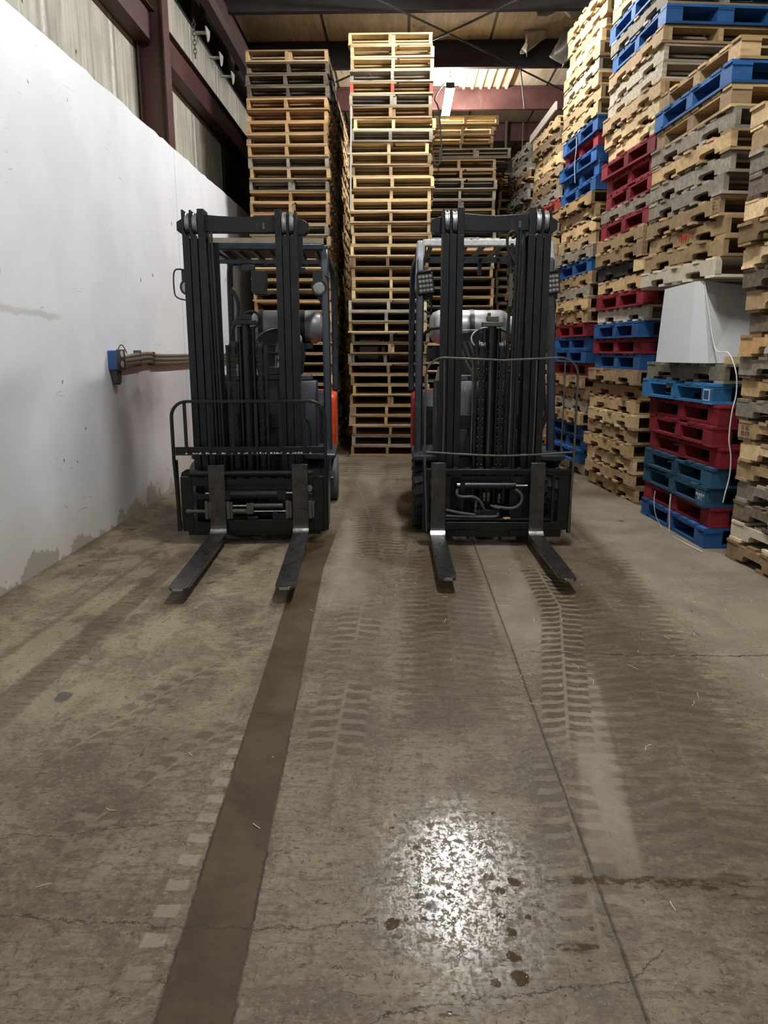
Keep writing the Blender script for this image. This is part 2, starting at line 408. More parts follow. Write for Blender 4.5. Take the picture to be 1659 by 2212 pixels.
    # row of small pale blocks printed along the dark strip
    sb = n.mul(n.m_('GREATER_THAN', n.m_('FRACT', n.mul(y, 10.5)), 0.55), seg_mask(n, x, y, (-0.590, 1.4), (-0.585, 2.5), 0.030, 0.026, 0.004, None, 0.1))
    c = n.mix(n.mul(sb, 0.5), c, (0.29, 0.25, 0.19))
    # the long dark brown strip the left truck drives in on
    xs = n.add(s[0], n.mul(wob2, 0.10))
    strip = seg_mask(n, xs, s[1], (-0.420, 1.0), (-0.600, 4.6), 0.083, 0.088, 0.004, (0.5, 5.6))
    strip_c = n.mix(n.sm(med, 0.35, 0.65), (0.055, 0.036, 0.017), (0.088, 0.060, 0.029))
    strip_c = n.mix(n.mul(n.sm(fine, 0.5, 0.7), 0.5), strip_c, (0.044, 0.029, 0.015))
    c = n.mix(n.mul(strip, 0.92), c, strip_c)
    sx = n.lin(s[1], 1.0, 4.6, -0.420, -0.600)
    e1 = n.m_('ABSOLUTE', n.sub(n.m_('ABSOLUTE', n.sub(n.add(s[0], n.mul(wob2, 0.45)), sx)), 0.083))
    ecr = n.mul(n.mul(n.sm(e1, 0.002, 0.006, 1, 0), n.sm(med, 0.40, 0.55)), n.sm(s[1], 2.2, 3.6, 1, 0.2))
    # joint and cracks
    joint = n.sm(n.m_('ABSOLUTE', n.sub(n.add(n.add(s[0], n.mul(wob2, 0.22)), n.mul(wob, 0.25)), 0.522)), 0.002, 0.0055, 1, 0)
    jedge = n.sm(n.m_('ABSOLUTE', n.sub(n.add(s[0], n.mul(wob2, 0.5)), 0.516)), 0.006, 0.024, 1, 0)
    jedge = n.mul(jedge, n.sm(med, 0.35, 0.6))
    wig = n.add(n.mul(n.sub(n.noise(o, 6, 6, 0.8), 0.5), 0.10), n.mul(wob2, 0.3))
    cr = crack_mask(n, s[0], s[1], [(-2.2, 1.60), (-0.80, 1.56), (-0.38, 1.545), (-0.04, 1.565), (0.10, 1.60)], 0.0038, wig)
    cr = n.mx(cr, crack_mask(n, s[0], s[1], [(-2.2, 1.84), (-0.97, 1.89), (-0.62, 1.97)], 0.0038, wig))
    cr = n.mx(cr, crack_mask(n, s[0], s[1], [(-0.35, 1.22), (0.14, 1.35), (0.50, 1.41), (0.62, 1.50)], 0.0038, wig))
    cr = n.mx(cr, crack_mask(n, s[0], s[1], [(0.60, 3.28), (1.12, 3.25), (2.4, 3.26)], 0.008, wig))
    mark = n.mul(n.sm(n.noise(n.scale(o, (1.0, 5.0, 1.0)), 14, 3, 0.6, 1.2), 0.66, 0.70), n.sm(big, 0.42, 0.6))
    mark2 = n.mul(n.sm(n.noise(n.scale(o, (6.0, 1.2, 1.0)), 9, 3, 0.6, 1.6), 0.665, 0.69), n.sm(big, 0.40, 0.55))
    c = n.mix(n.mul(n.mx(mark, mark2), 0.75), c, (0.045, 0.034, 0.023))
    c = n.mix(n.mul(jedge, 0.40), c, (0.085, 0.068, 0.048))
    cracks = n.mx(n.mx(n.mul(cr, n.lin(grit, 0.4, 0.55, 0.45, 1.0)), n.mul(joint, n.lin(grit, 0.4, 0.6, 0.5, 0.9))), ecr)
    c = n.mix(n.mul(cracks, 0.9), c, (0.035, 0.026, 0.017))
    # wet patch with droplets beneath the lamp, and the wet smear crossing the joint
    dx = n.sub(s[0], 0.15); dy = n.mul(n.sub(s[1], 1.72), 0.62)
    rad = n.m_('SQRT', n.add(n.mul(dx, dx), n.mul(dy, dy)))
    patch = n.sm(n.add(rad, n.mul(n.sub(n.noise(o, 9, 4, 0.7), 0.5), 0.30)), 0.10, 0.34, 1, 0)
    spots = None
    for (wx, wy, wr) in ((0.085, 1.63, 0.026), (0.05, 1.665, 0.016), (0.26, 1.69, 0.018), (0.25, 1.60, 0.015), (0.27, 1.55, 0.017), (0.265, 1.475, 0.022), (0.27, 1.415, 0.026), (0.235, 1.74, 0.018), (0.30, 1.725, 0.022), (-0.02, 1.57, 0.02), (0.20, 1.80, 0.013), (0.32, 1.60, 0.010), (0.215, 1.40, 0.014)):
        a_ = n.sub(n.add(s[0], n.mul(wob2, 0.7)), wx); b_ = n.sub(n.add(s[1], wob2), wy)
        k_ = n.sm(n.m_('SQRT', n.add(n.mul(a_, a_), n.mul(b_, b_))), wr * 0.75, wr * 1.05, 1, 0)
        spots = k_ if spots is None else n.mx(spots, k_)
    spots = n.mx(spots, n.mul(n.sm(n.noise(o, 24, 3, 0.6), 0.66, 0.69), n.sm(rad, 0.25, 0.5, 1, 0)))
    wn = n.sm(n.noise(n.scale(o, (1, 2, 1)), 11, 5, 0.7), 0.42, 0.56)
    wetb = n.mul(seg_mask(n, n.add(s[1], n.mul(wob2, 1.3)), s[0], (1.735, 0.30), (1.70, 1.4), 0.020, 0.05, 0.02, (0.36, 0.95), 0.06), wn)
    wetb = n.mx(wetb, n.mul(seg_mask(n, n.add(s[1], wob2), s[0], (1.50, 0.30), (1.51, 0.52), 0.016, 0.016, 0.015, (0.35, 0.50), 0.03), wn))
    wetb = n.mx(wetb, n.mul(n.mul(n.sm(n.noise(n.scale(o, (1, 3, 1)), 7, 5, 0.7, 1.0), 0.56, 0.62), n.mul(n.sm(s[0], 0.62, 0.75), n.sm(s[1], 1.75, 1.95, 1, 0))), 0.6))
    wet = n.mx(spots, wetb)
    c = n.mix(n.mul(wet, 0.85), c, (0.060, 0.042, 0.022))
    oil = n.sm(n.noise(o, 3.1, 2, 0.5), 0.715, 0.735)
    c = n.mix(n.mul(oil, 0.7), c, (0.05, 0.05, 0.048))
    # dark bars across the floor in front of the back stacks
    bars = n.mul(n.m_('GREATER_THAN', n.m_('FRACT', n.add(n.mul(s[1], 6.3), n.mul(wob, 2.0))), 0.62), seg_mask(n, s[0], s[1], (-0.30, 8.0), (-0.30, 9.7), 0.62, 0.62, 0.15, (8.35, 9.7), 0.2))
    c = n.mix(n.mul(bars, 0.6), c, (0.07, 0.055, 0.038))
    gm_ = n.n('ShaderNodeGamma'); n.put(gm_.inputs['Color'], c); gm_.inputs['Gamma'].default_value = 1.22
    cc = n.n('ShaderNodeHueSaturation'); n.put(cc.inputs['Color'], gm_.outputs[0]); cc.inputs['Saturation'].default_value = 1.0; cc.inputs['Value'].default_value = 1.55
    n.set('Base Color', cc.outputs[0])
    ro = n.lin(med, 0.3, 0.7, 0.50, 0.66)
    ro = n.sub(ro, n.mul(strip, 0.10))
    speck = n.sm(n.add(n.mul(n.noise(n.scale(o, (1, 0.7, 1)), 52, 6, 0.78), 0.75), n.mul(n.noise(o, 150, 3, 0.7), 0.25)), 0.455, 0.515)
    speck = n.mul(speck, n.sub(1.0, n.mul(n.mx(n.mx(mark, mark2), n.sm(pit, 0.56, 0.60)), 0.9)))
    ro = n.mx(n.sub(ro, n.mul(patch, n.lin(speck, 0, 1, 0.0, 0.36))), 0.19)
    ro = n.m_('MULTIPLY_ADD', wet, n.sub(0.09, ro), ro)
    n.set('Roughness', ro)
    n.set('Specular IOR Level', n.m_('MULTIPLY_ADD', n.mul(patch, speck), 0.70, n.sub(0.30, n.mul(patch, 0.15))))
    h = n.add(n.mul(fine, 0.5), n.mul(n.noise(o, 60, 4, 0.7), 0.5))
    h = n.m_('MULTIPLY_ADD', patch, n.mul(h, -0.90), h)
    h = n.sub(h, n.mul(joint, 1.8))
    n.bump(h, 0.30, 0.006)
    return n.m
fl = MB(); fl.b2(-2.9, 4.6, -6, 19, -0.12, 0)
structure(fl.build('floor', mat_floor(), smooth=False))

# ------------------------------------------------------------------ walls
def mat_whitewall():
    n = NT('white wall board', 0.55)
    o = n.obj(); s = n.sepxyz(o)
    f = n.noise(o, 1.3, 4, 0.6); g = n.noise(o, 7, 5, 0.7); e = n.noise(n.scale(o, (1, 1, 0.7)), 3.2, 5, 0.6)
    c = n.mix(n.sm(f, 0.35, 0.65), (0.76, 0.77, 0.79), (0.83, 0.84, 0.855))
    c = n.mix(n.mul(n.sm(g, 0.62, 0.74), 0.18), c, (0.52, 0.50, 0.46))
    # yellowed low band, bare board along the floor where the paint has peeled
    c = n.mix(n.mul(n.sm(n.add(s[2], n.mul(e, 0.5)), 0.35, 0.75, 1, 0), 0.55), c, (0.66, 0.60, 0.52))
    peel = n.sm(n.sub(s[2], n.mul(n.sub(e, 0.42), 0.75)), 0.0, 0.012, 1, 0)
    c = n.mix(n.mul(peel, 0.85), c, (0.40, 0.37, 0.31))
    # short scrapes
    sc = n.mul(n.sm(n.noise(n.scale(o, (1, 1.2, 9)), 3.6, 2, 0.5, 1.0), 0.705, 0.725), n.sm(n.noise(o, 1.7, 2, 0.5), 0.47, 0.57))
    sv = n.mul(n.sm(n.noise(n.scale(o, (1, 11, 1.6)), 3.3, 2, 0.5, 0.8), 0.735, 0.75), n.sm(n.noise(o, 2.1, 2, 0.5), 0.5, 0.6))
    c = n.mix(n.mul(n.mx(sc, sv), 0.45), c, (0.36, 0.34, 0.31))
    rub = n.mul(n.sm(n.m_('ABSOLUTE', n.sub(n.add(s[2], n.mul(e, 0.10)), 1.66)), 0.012, 0.03, 1, 0), n.sm(s[1], 5.0, 5.15, 1, 0))
    c = n.mix(n.mul(rub, 0.5), c, (0.50, 0.47, 0.41))
    seam = n.m_('ABSOLUTE', n.sub(s[1], 7.95))
    c = n.mix(n.mul(n.sm(seam, 0.002, 0.007, 1, 0), 0.75), c, (0.16, 0.15, 0.14))
    ding = n.mul(n.sm(n.noise(o, 9, 2, 0.4), 0.765, 0.775), 0.8)
    c = n.mix(ding, c, (0.10, 0.09, 0.085))
    n.set('Base Color', c)
    n.bump(n.add(g, peel), 0.15, 0.004)
    return n.m
wl = MB()
# top edge of the board is chipped: many short facets
rw = random.Random(4)
prof = [(1.2, 0.0), (13.2, 0.0)]
yy = 13.2
while yy > 1.2:
    prof.append((yy, 3.36 + rw.uniform(-0.012, 0.008))); yy -= rw.uniform(0.08, 0.3)
prof.append((1.2, 3.36))
wl.prism(prof, 'x', -2.345, -2.31)
structure(wl.build('wall_left', mat_whitewall(), smooth=False))

def mat_cladding():
    n = NT('insulated wall facing', 0.6)
    o = n.obj(); s = n.sepxyz(o)
    v = n.noise(n.scale(o, (1, 7, 0.5)), 2.4, 5, 0.65, 0.3); f = n.noise(o, 2.0, 4, 0.6); g = n.noise(o, 30, 3, 0.6)
    c = n.mix(n.sm(v, 0.3, 0.7), (0.30, 0.275, 0.215), (0.56, 0.53, 0.44))
    c = n.mix(n.mul(n.sm(f, 0.45, 0.7), 0.4), c, (0.25, 0.225, 0.165))
    u = n.m_('FRACT', n.m_('DIVIDE', n.sub(s[1], 6.0), 1.36))
    d = n.m_('ABSOLUTE', n.sub(u, 0.5))
    c = n.mix(n.mul(n.sm(d, 0.47, 0.492), n.sm(g, 0.3, 0.6)), c, (0.66, 0.64, 0.58))
    c = n.mix(n.mul(n.mul(n.sm(d, 0.41, 0.45), n.sm(d, 0.455, 0.47, 1, 0)), 0.5), c, (0.17, 0.155, 0.12))
    hole = n.mul(n.sm(n.noise(n.scale(o, (1, 2.2, 1)), 4.2, 2, 0.4), 0.735, 0.755), 1.0)
    c = n.mix(hole, c, (0.02, 0.018, 0.015))
    n.set('Base Color', c)
    n.bump(n.add(v, n.mul(n.sm(d, 0.40, 0.5), 1.5)), 0.4, 0.02)
    return n.m
M['clad'] = mat_cladding()
cl = MB(); cl.b2(-2.72, -2.65, 1.2, 18.6, 0.0, 5.30)
structure(cl.build('wall_left_cladding', M['clad'], smooth=False))
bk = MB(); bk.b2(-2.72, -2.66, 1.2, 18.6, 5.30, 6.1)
structure(bk.build('wall_left_eave', M['flatblack'], smooth=False))  # black colour stands in for the shadow by the eave strut
M['backwall'] = mat_paint('shaded metal wall', (0.16, 0.14, 0.125), 0.7, (0.24, 0.22, 0.19), 0.4, scale=3)  # wall colour kept dark to stand in for shade
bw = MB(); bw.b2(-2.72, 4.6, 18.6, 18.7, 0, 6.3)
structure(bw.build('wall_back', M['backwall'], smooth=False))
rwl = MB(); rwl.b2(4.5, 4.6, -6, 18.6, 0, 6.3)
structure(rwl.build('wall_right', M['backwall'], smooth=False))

def mat_roof():
    n = NT('roof insulation facing', 0.6)
    o = n.obj(); s = n.sepxyz(o)
    a = n.noise(n.scale(o, (5, 0.6, 1)), 2.6, 5, 0.65, 0.4); f = n.noise(o, 1.1, 4, 0.6); g = n.noise(o, 6.5, 6, 0.75)
    c = n.mix(n.sm(a, 0.3, 0.7), (0.40, 0.32, 0.215), (0.60, 0.50, 0.35))
    c = n.mix(n.mul(n.mul(n.sm(g, 0.55, 0.68), n.sm(f, 0.46, 0.58)), 0.8), c, (0.07, 0.055, 0.035))
    u = n.m_('FRACT', n.m_('DIVIDE', n.sub(s[0], 0.05), 1.22)); d = n.m_('ABSOLUTE', n.sub(u, 0.5))
    c = n.mix(n.sm(d, 0.478, 0.490), c, (0.035, 0.03, 0.025))
    c = n.mix(n.mul(n.mul(n.sm(d, 0.455, 0.462), n.sm(d, 0.470, 0.476, 1, 0)), 0.6), c, (0.55, 0.5, 0.4))
    n.set('Base Color', c)
    n.bump(n.add(a, g), 0.3, 0.02)
    return n.m
M['roof'] = mat_roof()
rf = MB(); rf.b2(-2.75, 4.6, -6, 18.7, 5.93, 6.02)
structure(rf.build('ceiling', M['roof'], smooth=False))
# bare ribbed roof sheet where the insulation is gone
M['ribs'] = mat_paint('bare roof sheet', (0.52, 0.42, 0.27), 0.5, (0.3, 0.23, 0.14), 0.4, scale=5)
rb = MB()
rb.b2(0.95, 1.78, 12.5, 14.35, 5.905, 5.925)
for i in range(6): rb.prism([(0.99 + i * 0.15, 5.915), (1.015 + i * 0.15, 5.875), (1.045 + i * 0.15, 5.875), (1.07 + i * 0.15, 5.915)], 'y', 12.5, 14.35)
structure(rb.build('ceiling_bare_sheet', M['ribs'], smooth=False))

# roof beams: a cold rolled channel each, web toward the camera
def beam(y, z0, z1, mat, x0=-2.6, x1=4.5):
    b = MB()
    b.b2(x0, x1, y, y + 0.012, z0, z1)
    b.b2(x0, x1, y + 0.012, y + 0.09, z0, z0 + 0.010)
    b.b2(x0, x1, y + 0.08, y + 0.09, z0 + 0.010, z0 + 0.03)
    b.b2(x0, x1, y - 0.078, y, z1 - 0.012, z1)
    return structure(b.build('roof_beam', mat, smooth=False))
M['purlin'] = mat_paint('oxide red purlin', (0.12, 0.050, 0.047), 0.5, (0.20, 0.135, 0.125), 0.5, scale=6)
beam(10.45, 5.57, 5.92, M['steelshade'])
beam(12.42, 5.58, 5.92, M['steelshade'])
beam(14.40, 5.57, 5.91, M['purlin'])
beam(16.45, 5.57, 5.91, M['purlin'])
beam(8.48, 5.60, 5.92, M['steelshade'])
for xb in (0.95, 1.10):
    b_ = MB(); b_.cyl((xb, 10.435, 5.76), (xb, 10.45, 5.76), 0.016, 10)
    structure(b_.build('roof_beam_bolt', M['offwhite']))
# eave strut, wall girt, column
ev = MB()
ev.prism([(-2.40, 5.36), (-2.29, 5.36), (-2.25, 5.42), (-2.25, 5.62), (-2.30, 5.68), (-2.40, 5.68)], 'y', 4.0, 18.5)
structure(ev.build('eave_strut', M['steelred'], smooth=False))
def girt(y0, y1):
    g = MB()
    g.b2(-2.49, -2.478, y0, y1, 4.33, 4.60); g.b2(-2.65, -2.49, y0, y1, 4.588, 4.60); g.b2(-2.65, -2.49, y0, y1, 4.33, 4.342)
    g.b2(-2.478, -2.43, y0, y1, 4.59, 4.60)
    return structure(g.build('wall_girt', M['steelred'], smooth=False))
girt(3.0, 7.99); girt(8.12, 18.5)
cm = MB()
cm.b2(-2.60, -2.36, 8.042, 8.056, 0, 5.9)
cm.b2(-2.615, -2.60, 7.95, 8.15, 0, 5.9)
cm.b2(-2.362, -2.347, 7.95, 8.15, 0, 5.9)
structure(cm.build('steel_column', M['steelred'], smooth=False))
# plain black wavy panel on the wall beneath the girt
bs = MB()
pr = []
for i in range(24):
    pr.append((11.45 + i * 0.13, -2.60 + 0.018 * math.sin(i * 1.7)))
poly = [(p[1], p[0]) for p in pr] + [(p[1] - 0.012, p[0]) for p in reversed(pr)]
bs.prism(poly, 'z', 0.0, 4.32)
tag(bs.build('black_panel', M['flatblack']), 'plain black wavy panel on the left wall beneath the brown steel girt', 'panel')
# chain hanging on the upper wall
ch = MB()
for i in range(13):
    z = 5.55 - i * 0.05
    c_ = Vector((-2.60, 10.1, z)); pts = []
    for k in range(12):
        a = 2 * math.pi * k / 12; u = 0.018 * math.cos(a); v = 0.032 * math.sin(a)
        pts.append(c_ + (Vector((u, 0, v)) if i % 2 else Vector((0, u, v))))
    ch.tube(pts, 0.006, 5, closed=True)
ch.cyl((-2.66, 10.1, 5.585), (-2.585, 10.1, 5.585), 0.008, 8)
tag(ch.build('hanging_chain', M['rod']), 'dark steel chain hanging on the beige wall facing beside the column', 'chain')
# insulation scraps showing below the eave strut
for i, (y, z) in enumerate(((10.35, 5.34), (11.05, 5.30), (11.75, 5.30))):
    f = MB(); f.prism([(y - 0.10, z), (y + 0.10, z + 0.01), (y + 0.05, z - 0.10), (y - 0.01, z - 0.15)], 'x', -2.50 , -2.485)
    f.b2(-2.66, -2.49, y - 0.03, y + 0.03, z - 0.05, z - 0.03)
    tag(f.build('insulation_scrap', M['debris'], smooth=False), ['white insulation scrap below the eave strut, nearest of the three', 'white insulation scrap below the eave strut, middle of the three', 'white insulation scrap below the eave strut, beside the back pallets'][i], 'scrap', 'insulation scraps on the left eave')

# torn insulation hanging from the roof
def torn(name, label, pts_top, drops, mat, seed, y):
    rr = random.Random(seed); b = MB(); rows = []
    nseg = 10
    for j in range(7):
        t = j / 6; row = []
        for i in range(nseg + 1):
            u = i / nseg
            x0 = pts_top[0][0] + (pts_top[1][0] - pts_top[0][0]) * u
            L = drops[0] + (drops[1] - drops[0]) * u + 0.05 * math.sin(9 * u + seed) + rr.uniform(-0.02, 0.02)
            row.append((x0 + t * 0.12 * math.sin(5 * u + seed) - t * t * 0.06, y + 0.10 * math.sin(6 * u + 3 * t + seed) * t + t * 0.08, 5.925 - L * t))
        rows.append(b.verts(row))
    for r0, r1 in zip(rows, rows[1:]):
        for i in range(nseg): b.face([r0[i], r0[i + 1], r1[i + 1], r1[i]])
    o = b.build(name, mat)
    md = o.modifiers.new('thick', 'SOLIDIFY'); md.thickness = 0.012; md.offset = 0
    return tag(o, label, 'insulation', 'torn roof insulation')
M['foil'] = mat_paint('torn foil facing', (0.36, 0.33, 0.28), 0.35, (0.6, 0.58, 0.54), 0.6, metal=0.3, scale=6)
M['foam'] = mat_paint('torn yellow insulation', (0.56, 0.47, 0.33), 0.9, (0.36, 0.28, 0.18), 0.5)
torn('torn_insulation', 'tattered grey sheet of roof insulation sagging beside the leaning right stacks', ((1.72, 0), (2.75, 0)), (0.14, 0.10), M['foil'], 1, 11.1)
torn('torn_insulation', 'yellow wad of torn insulation dangling over the dark roof beam', ((1.72, 0), (2.03, 0)), (0.30, 0.16), M['foam'], 2, 12.02)
torn('torn_insulation', 'strip of crinkled silver foil hanging at the roof beside the right stacks', ((2.28, 0), (2.42, 0)), (0.38, 0.44), M['foil'], 5, 11.95)

# cross bracing and hangers
def rod(name, pts, r, mat, label, cat, group=None):
    b = MB(); b.tube(pts, r, 8); return tag(b.build(name, mat), label, cat, group)
rod('brace_rod', [(-0.85, 9.5, 5.53), (0.53, 11.05, 5.545), (2.9, 13.75, 5.55)], 0.014, M['rod'], 'steel brace rod slanting down to the right under the roof beams', 'rod', 'roof cross bracing')
rod('brace_rod', [(1.62, 9.7, 5.50), (0.53, 11.05, 5.515), (-1.6, 13.4, 5.53)], 0.014, M['rod'], 'steel brace rod slanting down to the left under the roof beams', 'rod', 'roof cross bracing')
rod('hanger_rod', [(1.73, 12.36, 5.57), (1.82, 12.38, 4.98)], 0.009, M['rod'], 'thin vertical rod hanging from the dark roof beam above the right stacks', 'rod')
cd = MB(); cd.cyl((2.05, 16.3, 3.0), (2.05, 16.3, 5.9), 0.03, 10); cd.cyl((2.38, 16.3, 3.0), (2.38, 16.3, 5.9), 0.012, 8)
tag(cd.build('conduit_pair', M['conduit']), 'pair of upright conduits at the far end above the right stacks', 'conduit')

# ------------------------------------------------------------------ lamps
M['glow'] = {}
def lamp(i, x, y, z, s):
    lab = ['glowing tube lamp hanging above the back pallets', 'ceiling tube lamp above the front of the stacks, out of view', 'ceiling tube lamp over the forks of the trucks, out of view', 'ceiling tube lamp behind the viewer, out of view'][i]
    e = empty('hanging_lamp', lab, 'lamp', (x, y, z), 0.0, 'ceiling tube lamps')
    b = MB()
    for dx in (-0.045, 0.045): b.cyl((dx, -0.78, 0), (dx, 0.78, 0), 0.024, 10)
    b.build('tube', mat_glow('lamp glow %d' % i, (0.97, 0.985, 1.0), s), e)
    h = MB()
    if i: h.prism([(-0.10, 0.02), (-0.06, 0.075), (0.06, 0.075), (0.10, 0.02), (0.105, 0.02), (0.064, 0.083), (-0.064, 0.083), (-0.105, 0.02)], 'y', -0.80, 0.80)
    else: h.b2(-0.025, 0.025, -0.80, 0.80, 0.05, 0.08)
    h.b2(-0.065, 0.065, -0.815, -0.79, 0.0, 0.08); h.b2(-0.065, 0.065, 0.79, 0.815, 0.0, 0.08)
    h.build('housing', M['rod'], e, smooth=False)
    for yy in (-0.72, 0.72):
        c = MB()
        c.tube([(-0.05, yy, 0.08), (0, yy, 0.20), (0.05, yy, 0.08)], 0.005, 6)
        c.tube(arc((0, yy, 0.225), 0.028, 0, 330, 10), 0.006, 6)
        c.tube([(0, yy, 0.25), (0, yy, 0.572)], 0.005, 6)
        c.build('hanger', M['rod'], e)
for i, l in enumerate(LAMPS): lamp(i, *l)
rod('power_cable', smoothpath([(0.60, 12.55, 5.40), (0.42, 11.4, 4.85), (0.46, 11.05, 4.6), (0.49, 11.0, 4.27), (0.505, 11.0, 4.0), (0.46, 11.0, 3.88), (0.41, 11.0, 3.92), (0.385, 11.03, 4.05)]), 0.011, M['cable'], 'dark cable looping down from the hanging lamp beside the middle stack', 'cable')

# ------------------------------------------------------------------ outlet on the left wall
oe = empty('outlet_box', 'blue outlet box with plugs on the white wall', 'outlet', (-2.31, 5.92, 1.30))
b = MB(); b.b2(0.002, 0.070, -0.075, 0.085, -0.065, 0.085); b.build('box', M['bluebox'], oe, bevel=0.006)
b = MB(); b.b2(0.071, 0.082, -0.080, 0.090, -0.072, 0.092); b.build('cover_plate', M['plug'], oe, bevel=0.005)
for z in (0.055, -0.025):
    b = MB(); b.cyl((0.080, 0.005, z), (0.088, 0.005, z), 0.026, 14); b.build('socket', M['offwhite'], oe)
b = MB(); b.prism([(-0.06, -0.07), (0.045, -0.07), (0.035, -0.16), (0.0, -0.185), (-0.035, -0.165)], 'x', 0.012, 0.060); b.build('plug', M['plug'], oe, bevel=0.006)
b = MB(); b.tube(smoothpath([(0.06, 0.0, 0.09), (0.07, 0.03, 0.125), (0.07, 0.09, 0.115), (0.07, 0.16, 0.06)]), 0.004, 6); b.build('wire', M['cable'], oe)
pe = empty('conduit_run', 'bent metal conduits running along the white wall behind the left truck', 'conduit', (-2.31, 6.0, 1.30))
for k, (r, dz) in enumerate(((0.016, 0.035), (0.020, 0.0), (0.016, -0.032))):
    b = MB(); b.tube(smoothpath([(0.05, 0.008, dz * 0.8), (0.045, 0.35, dz + 0.012), (0.040, 0.7, dz + 0.022), (0.040, 1.2, dz + 0.0 ), (0.040, 4.4, dz + 0.005)]), r, 10); b.build('conduit', M['conduit'], pe)
for yy in (0.42, 0.78):
    b = MB(); b.b2(0.002, 0.058, yy, yy + 0.03, -0.045, 0.085 if yy < 0.5 else 0.07); b.build('clamp', M['rod'], pe)

# ------------------------------------------------------------------ pallets
def stringer_shape(L=1.219, h0=0.020, h1=0.115, notch=0.042, broken=False, rr=None):
    p = [(-L / 2, h0)]
    for c in (-0.29, 0.29):
        a, b_ = c - 0.115, c + 0.115
        p += [(a, h0), (a + 0.004, h0 + notch * 0.72), (a + 0.022, h0 + notch), (b_ - 0.022, h0 + notch), (b_ - 0.004, h0 + notch * 0.72), (b_, h0)]
    p += [(L / 2, h0), (L / 2, h1), (-L / 2, h1)]
    if broken: p = p[:-1] + [(-L / 2 + 0.16, h1), (-L / 2 + 0.05, h1 - 0.035), (-L / 2, h1 - 0.045)]
    return p
def stringer_pallet(seed, flags=''):
    rr = random.Random(seed); parts = []
    H0, H1, T = 0.019, 0.115, 0.0185
    ys = [-0.535, -0.33, -0.165, 0.0, 0.165, 0.33, 0.535]; ws = [0.142, 0.09, 0.09, 0.09, 0.09, 0.09, 0.142]
    top = MB()
    for i, (y, w) in enumerate(zip(ys, ws)):
        if i in (2, 4) and rr.random() < 0.12: continue
        dw = rr.uniform(-0.012, 0.012); x = rr.uniform(-0.012, 0.012); L = 1.012 + rr.uniform(-0.012, 0.008)
        if i in (0, 6): y += rr.uniform(-0.006, 0.006)
        rot = Matrix.Rotation(R(rr.uniform(-0.5, 0.5)), 3, 'Z')
        if i == 0 and 'x' in flags:   # a split lead board: two pieces, one sprung upward
            top.box((-0.22, y, H1 + T / 2), (0.56, w, T)); top.box((0.29, y - 0.006, H1 + T / 2), (0.40, w * 0.72, T)); continue
        top.box((x, y, H1 + T / 2), (L, w + dw, T), rot)
    parts.append(('top_deck', top))
    bot = MB()
    for i, y in enumerate([-0.54, -0.20, 0.0, 0.20, 0.54] if 'f' not in flags else [-0.54, -0.33, -0.1, 0.1, 0.33, 0.54]):
        w = 0.135 if abs(y) > 0.5 else 0.09
        bot.box((rr.uniform(-0.012, 0.012), y, H0 / 2), (1.012 + rr.uniform(-0.012, 0.006), w, H0), Matrix.Rotation(R(rr.uniform(-0.5, 0.5)), 3, 'Z'))
    parts.append(('bottom_deck', bot))
    for k, x in enumerate((-0.484, rr.uniform(-0.02, 0.02), 0.484)):
        t = rr.uniform(0.036, 0.046); s = MB()
        s.prism(stringer_shape(1.219 + rr.uniform(-0.012, 0.004), H0, H1, broken=('b' in flags and k == 0), rr=rr), 'x', x - t / 2, x + t / 2)
        parts.append(('stringer', s))
        if k == 1 and 'c' in flags:
            s = MB(); s.prism(stringer_shape(0.8, H0, H1), 'x', x + t / 2 + 0.001, x + t / 2 + 0.041)
            for v in s.bm.verts: v.co.y -= 0.19
            parts.append(('repair_stringer', s))
        if k == 0 and 'r' in flags:
            s = MB(); s.b2(x + t / 2 + 0.001, x + t / 2 + 0.04, -0.60, -0.22, H0, H1); parts.append(('repair_stringer', s))
    return parts, 0.1335
def block_pallet(seed, flags=''):
    rr = random.Random(seed); parts = []
    T = 0.019
    top = MB()
    ys = [-0.535, -0.375, -0.225, -0.075, 0.075, 0.225, 0.375, 0.535]
    for i, y in enumerate(ys):
        if 'm' in flags and i == 3: continue
        top.box((rr.uniform(-0.006, 0.006), y, 0.124 + T / 2), (1.0 + rr.uniform(-0.012, 0.01), 0.118 + rr.uniform(-0.01, 0.012), T), Matrix.Rotation(R(rr.uniform(-0.4, 0.4)), 3, 'Z'))
    parts.append(('top_deck', top))
    sb = MB()
    for x in (-0.43, 0.0, 0.43): sb.box((x, 0, 0.1155), (0.135, 1.19 + rr.uniform(-0.01, 0.01), 0.017))
    parts.append(('stringer_board', sb))
    for x in (-0.43, 0.0, 0.43):
        for y in (-0.515, 0.0, 0.515):
            b = MB(); b.box((x, y, 0.0635), (0.138, 0.155 if y else 0.10, 0.087)); parts.append(('block', b))
    bo = MB()
    for x in (-0.43, 0.0, 0.43): bo.box((x, 0, 0.0105), (0.135, 0.935, T), Matrix.Rotation(R(rr.uniform(-0.5, 0.5) if 'm' not in flags else 2.0), 3, 'Z'))
    for y in (-0.535, 0.535): bo.box((0, y, 0.0105), (1.0, 0.13, T))
    parts.append(('bottom_deck', bo))
    return parts, 0.1435
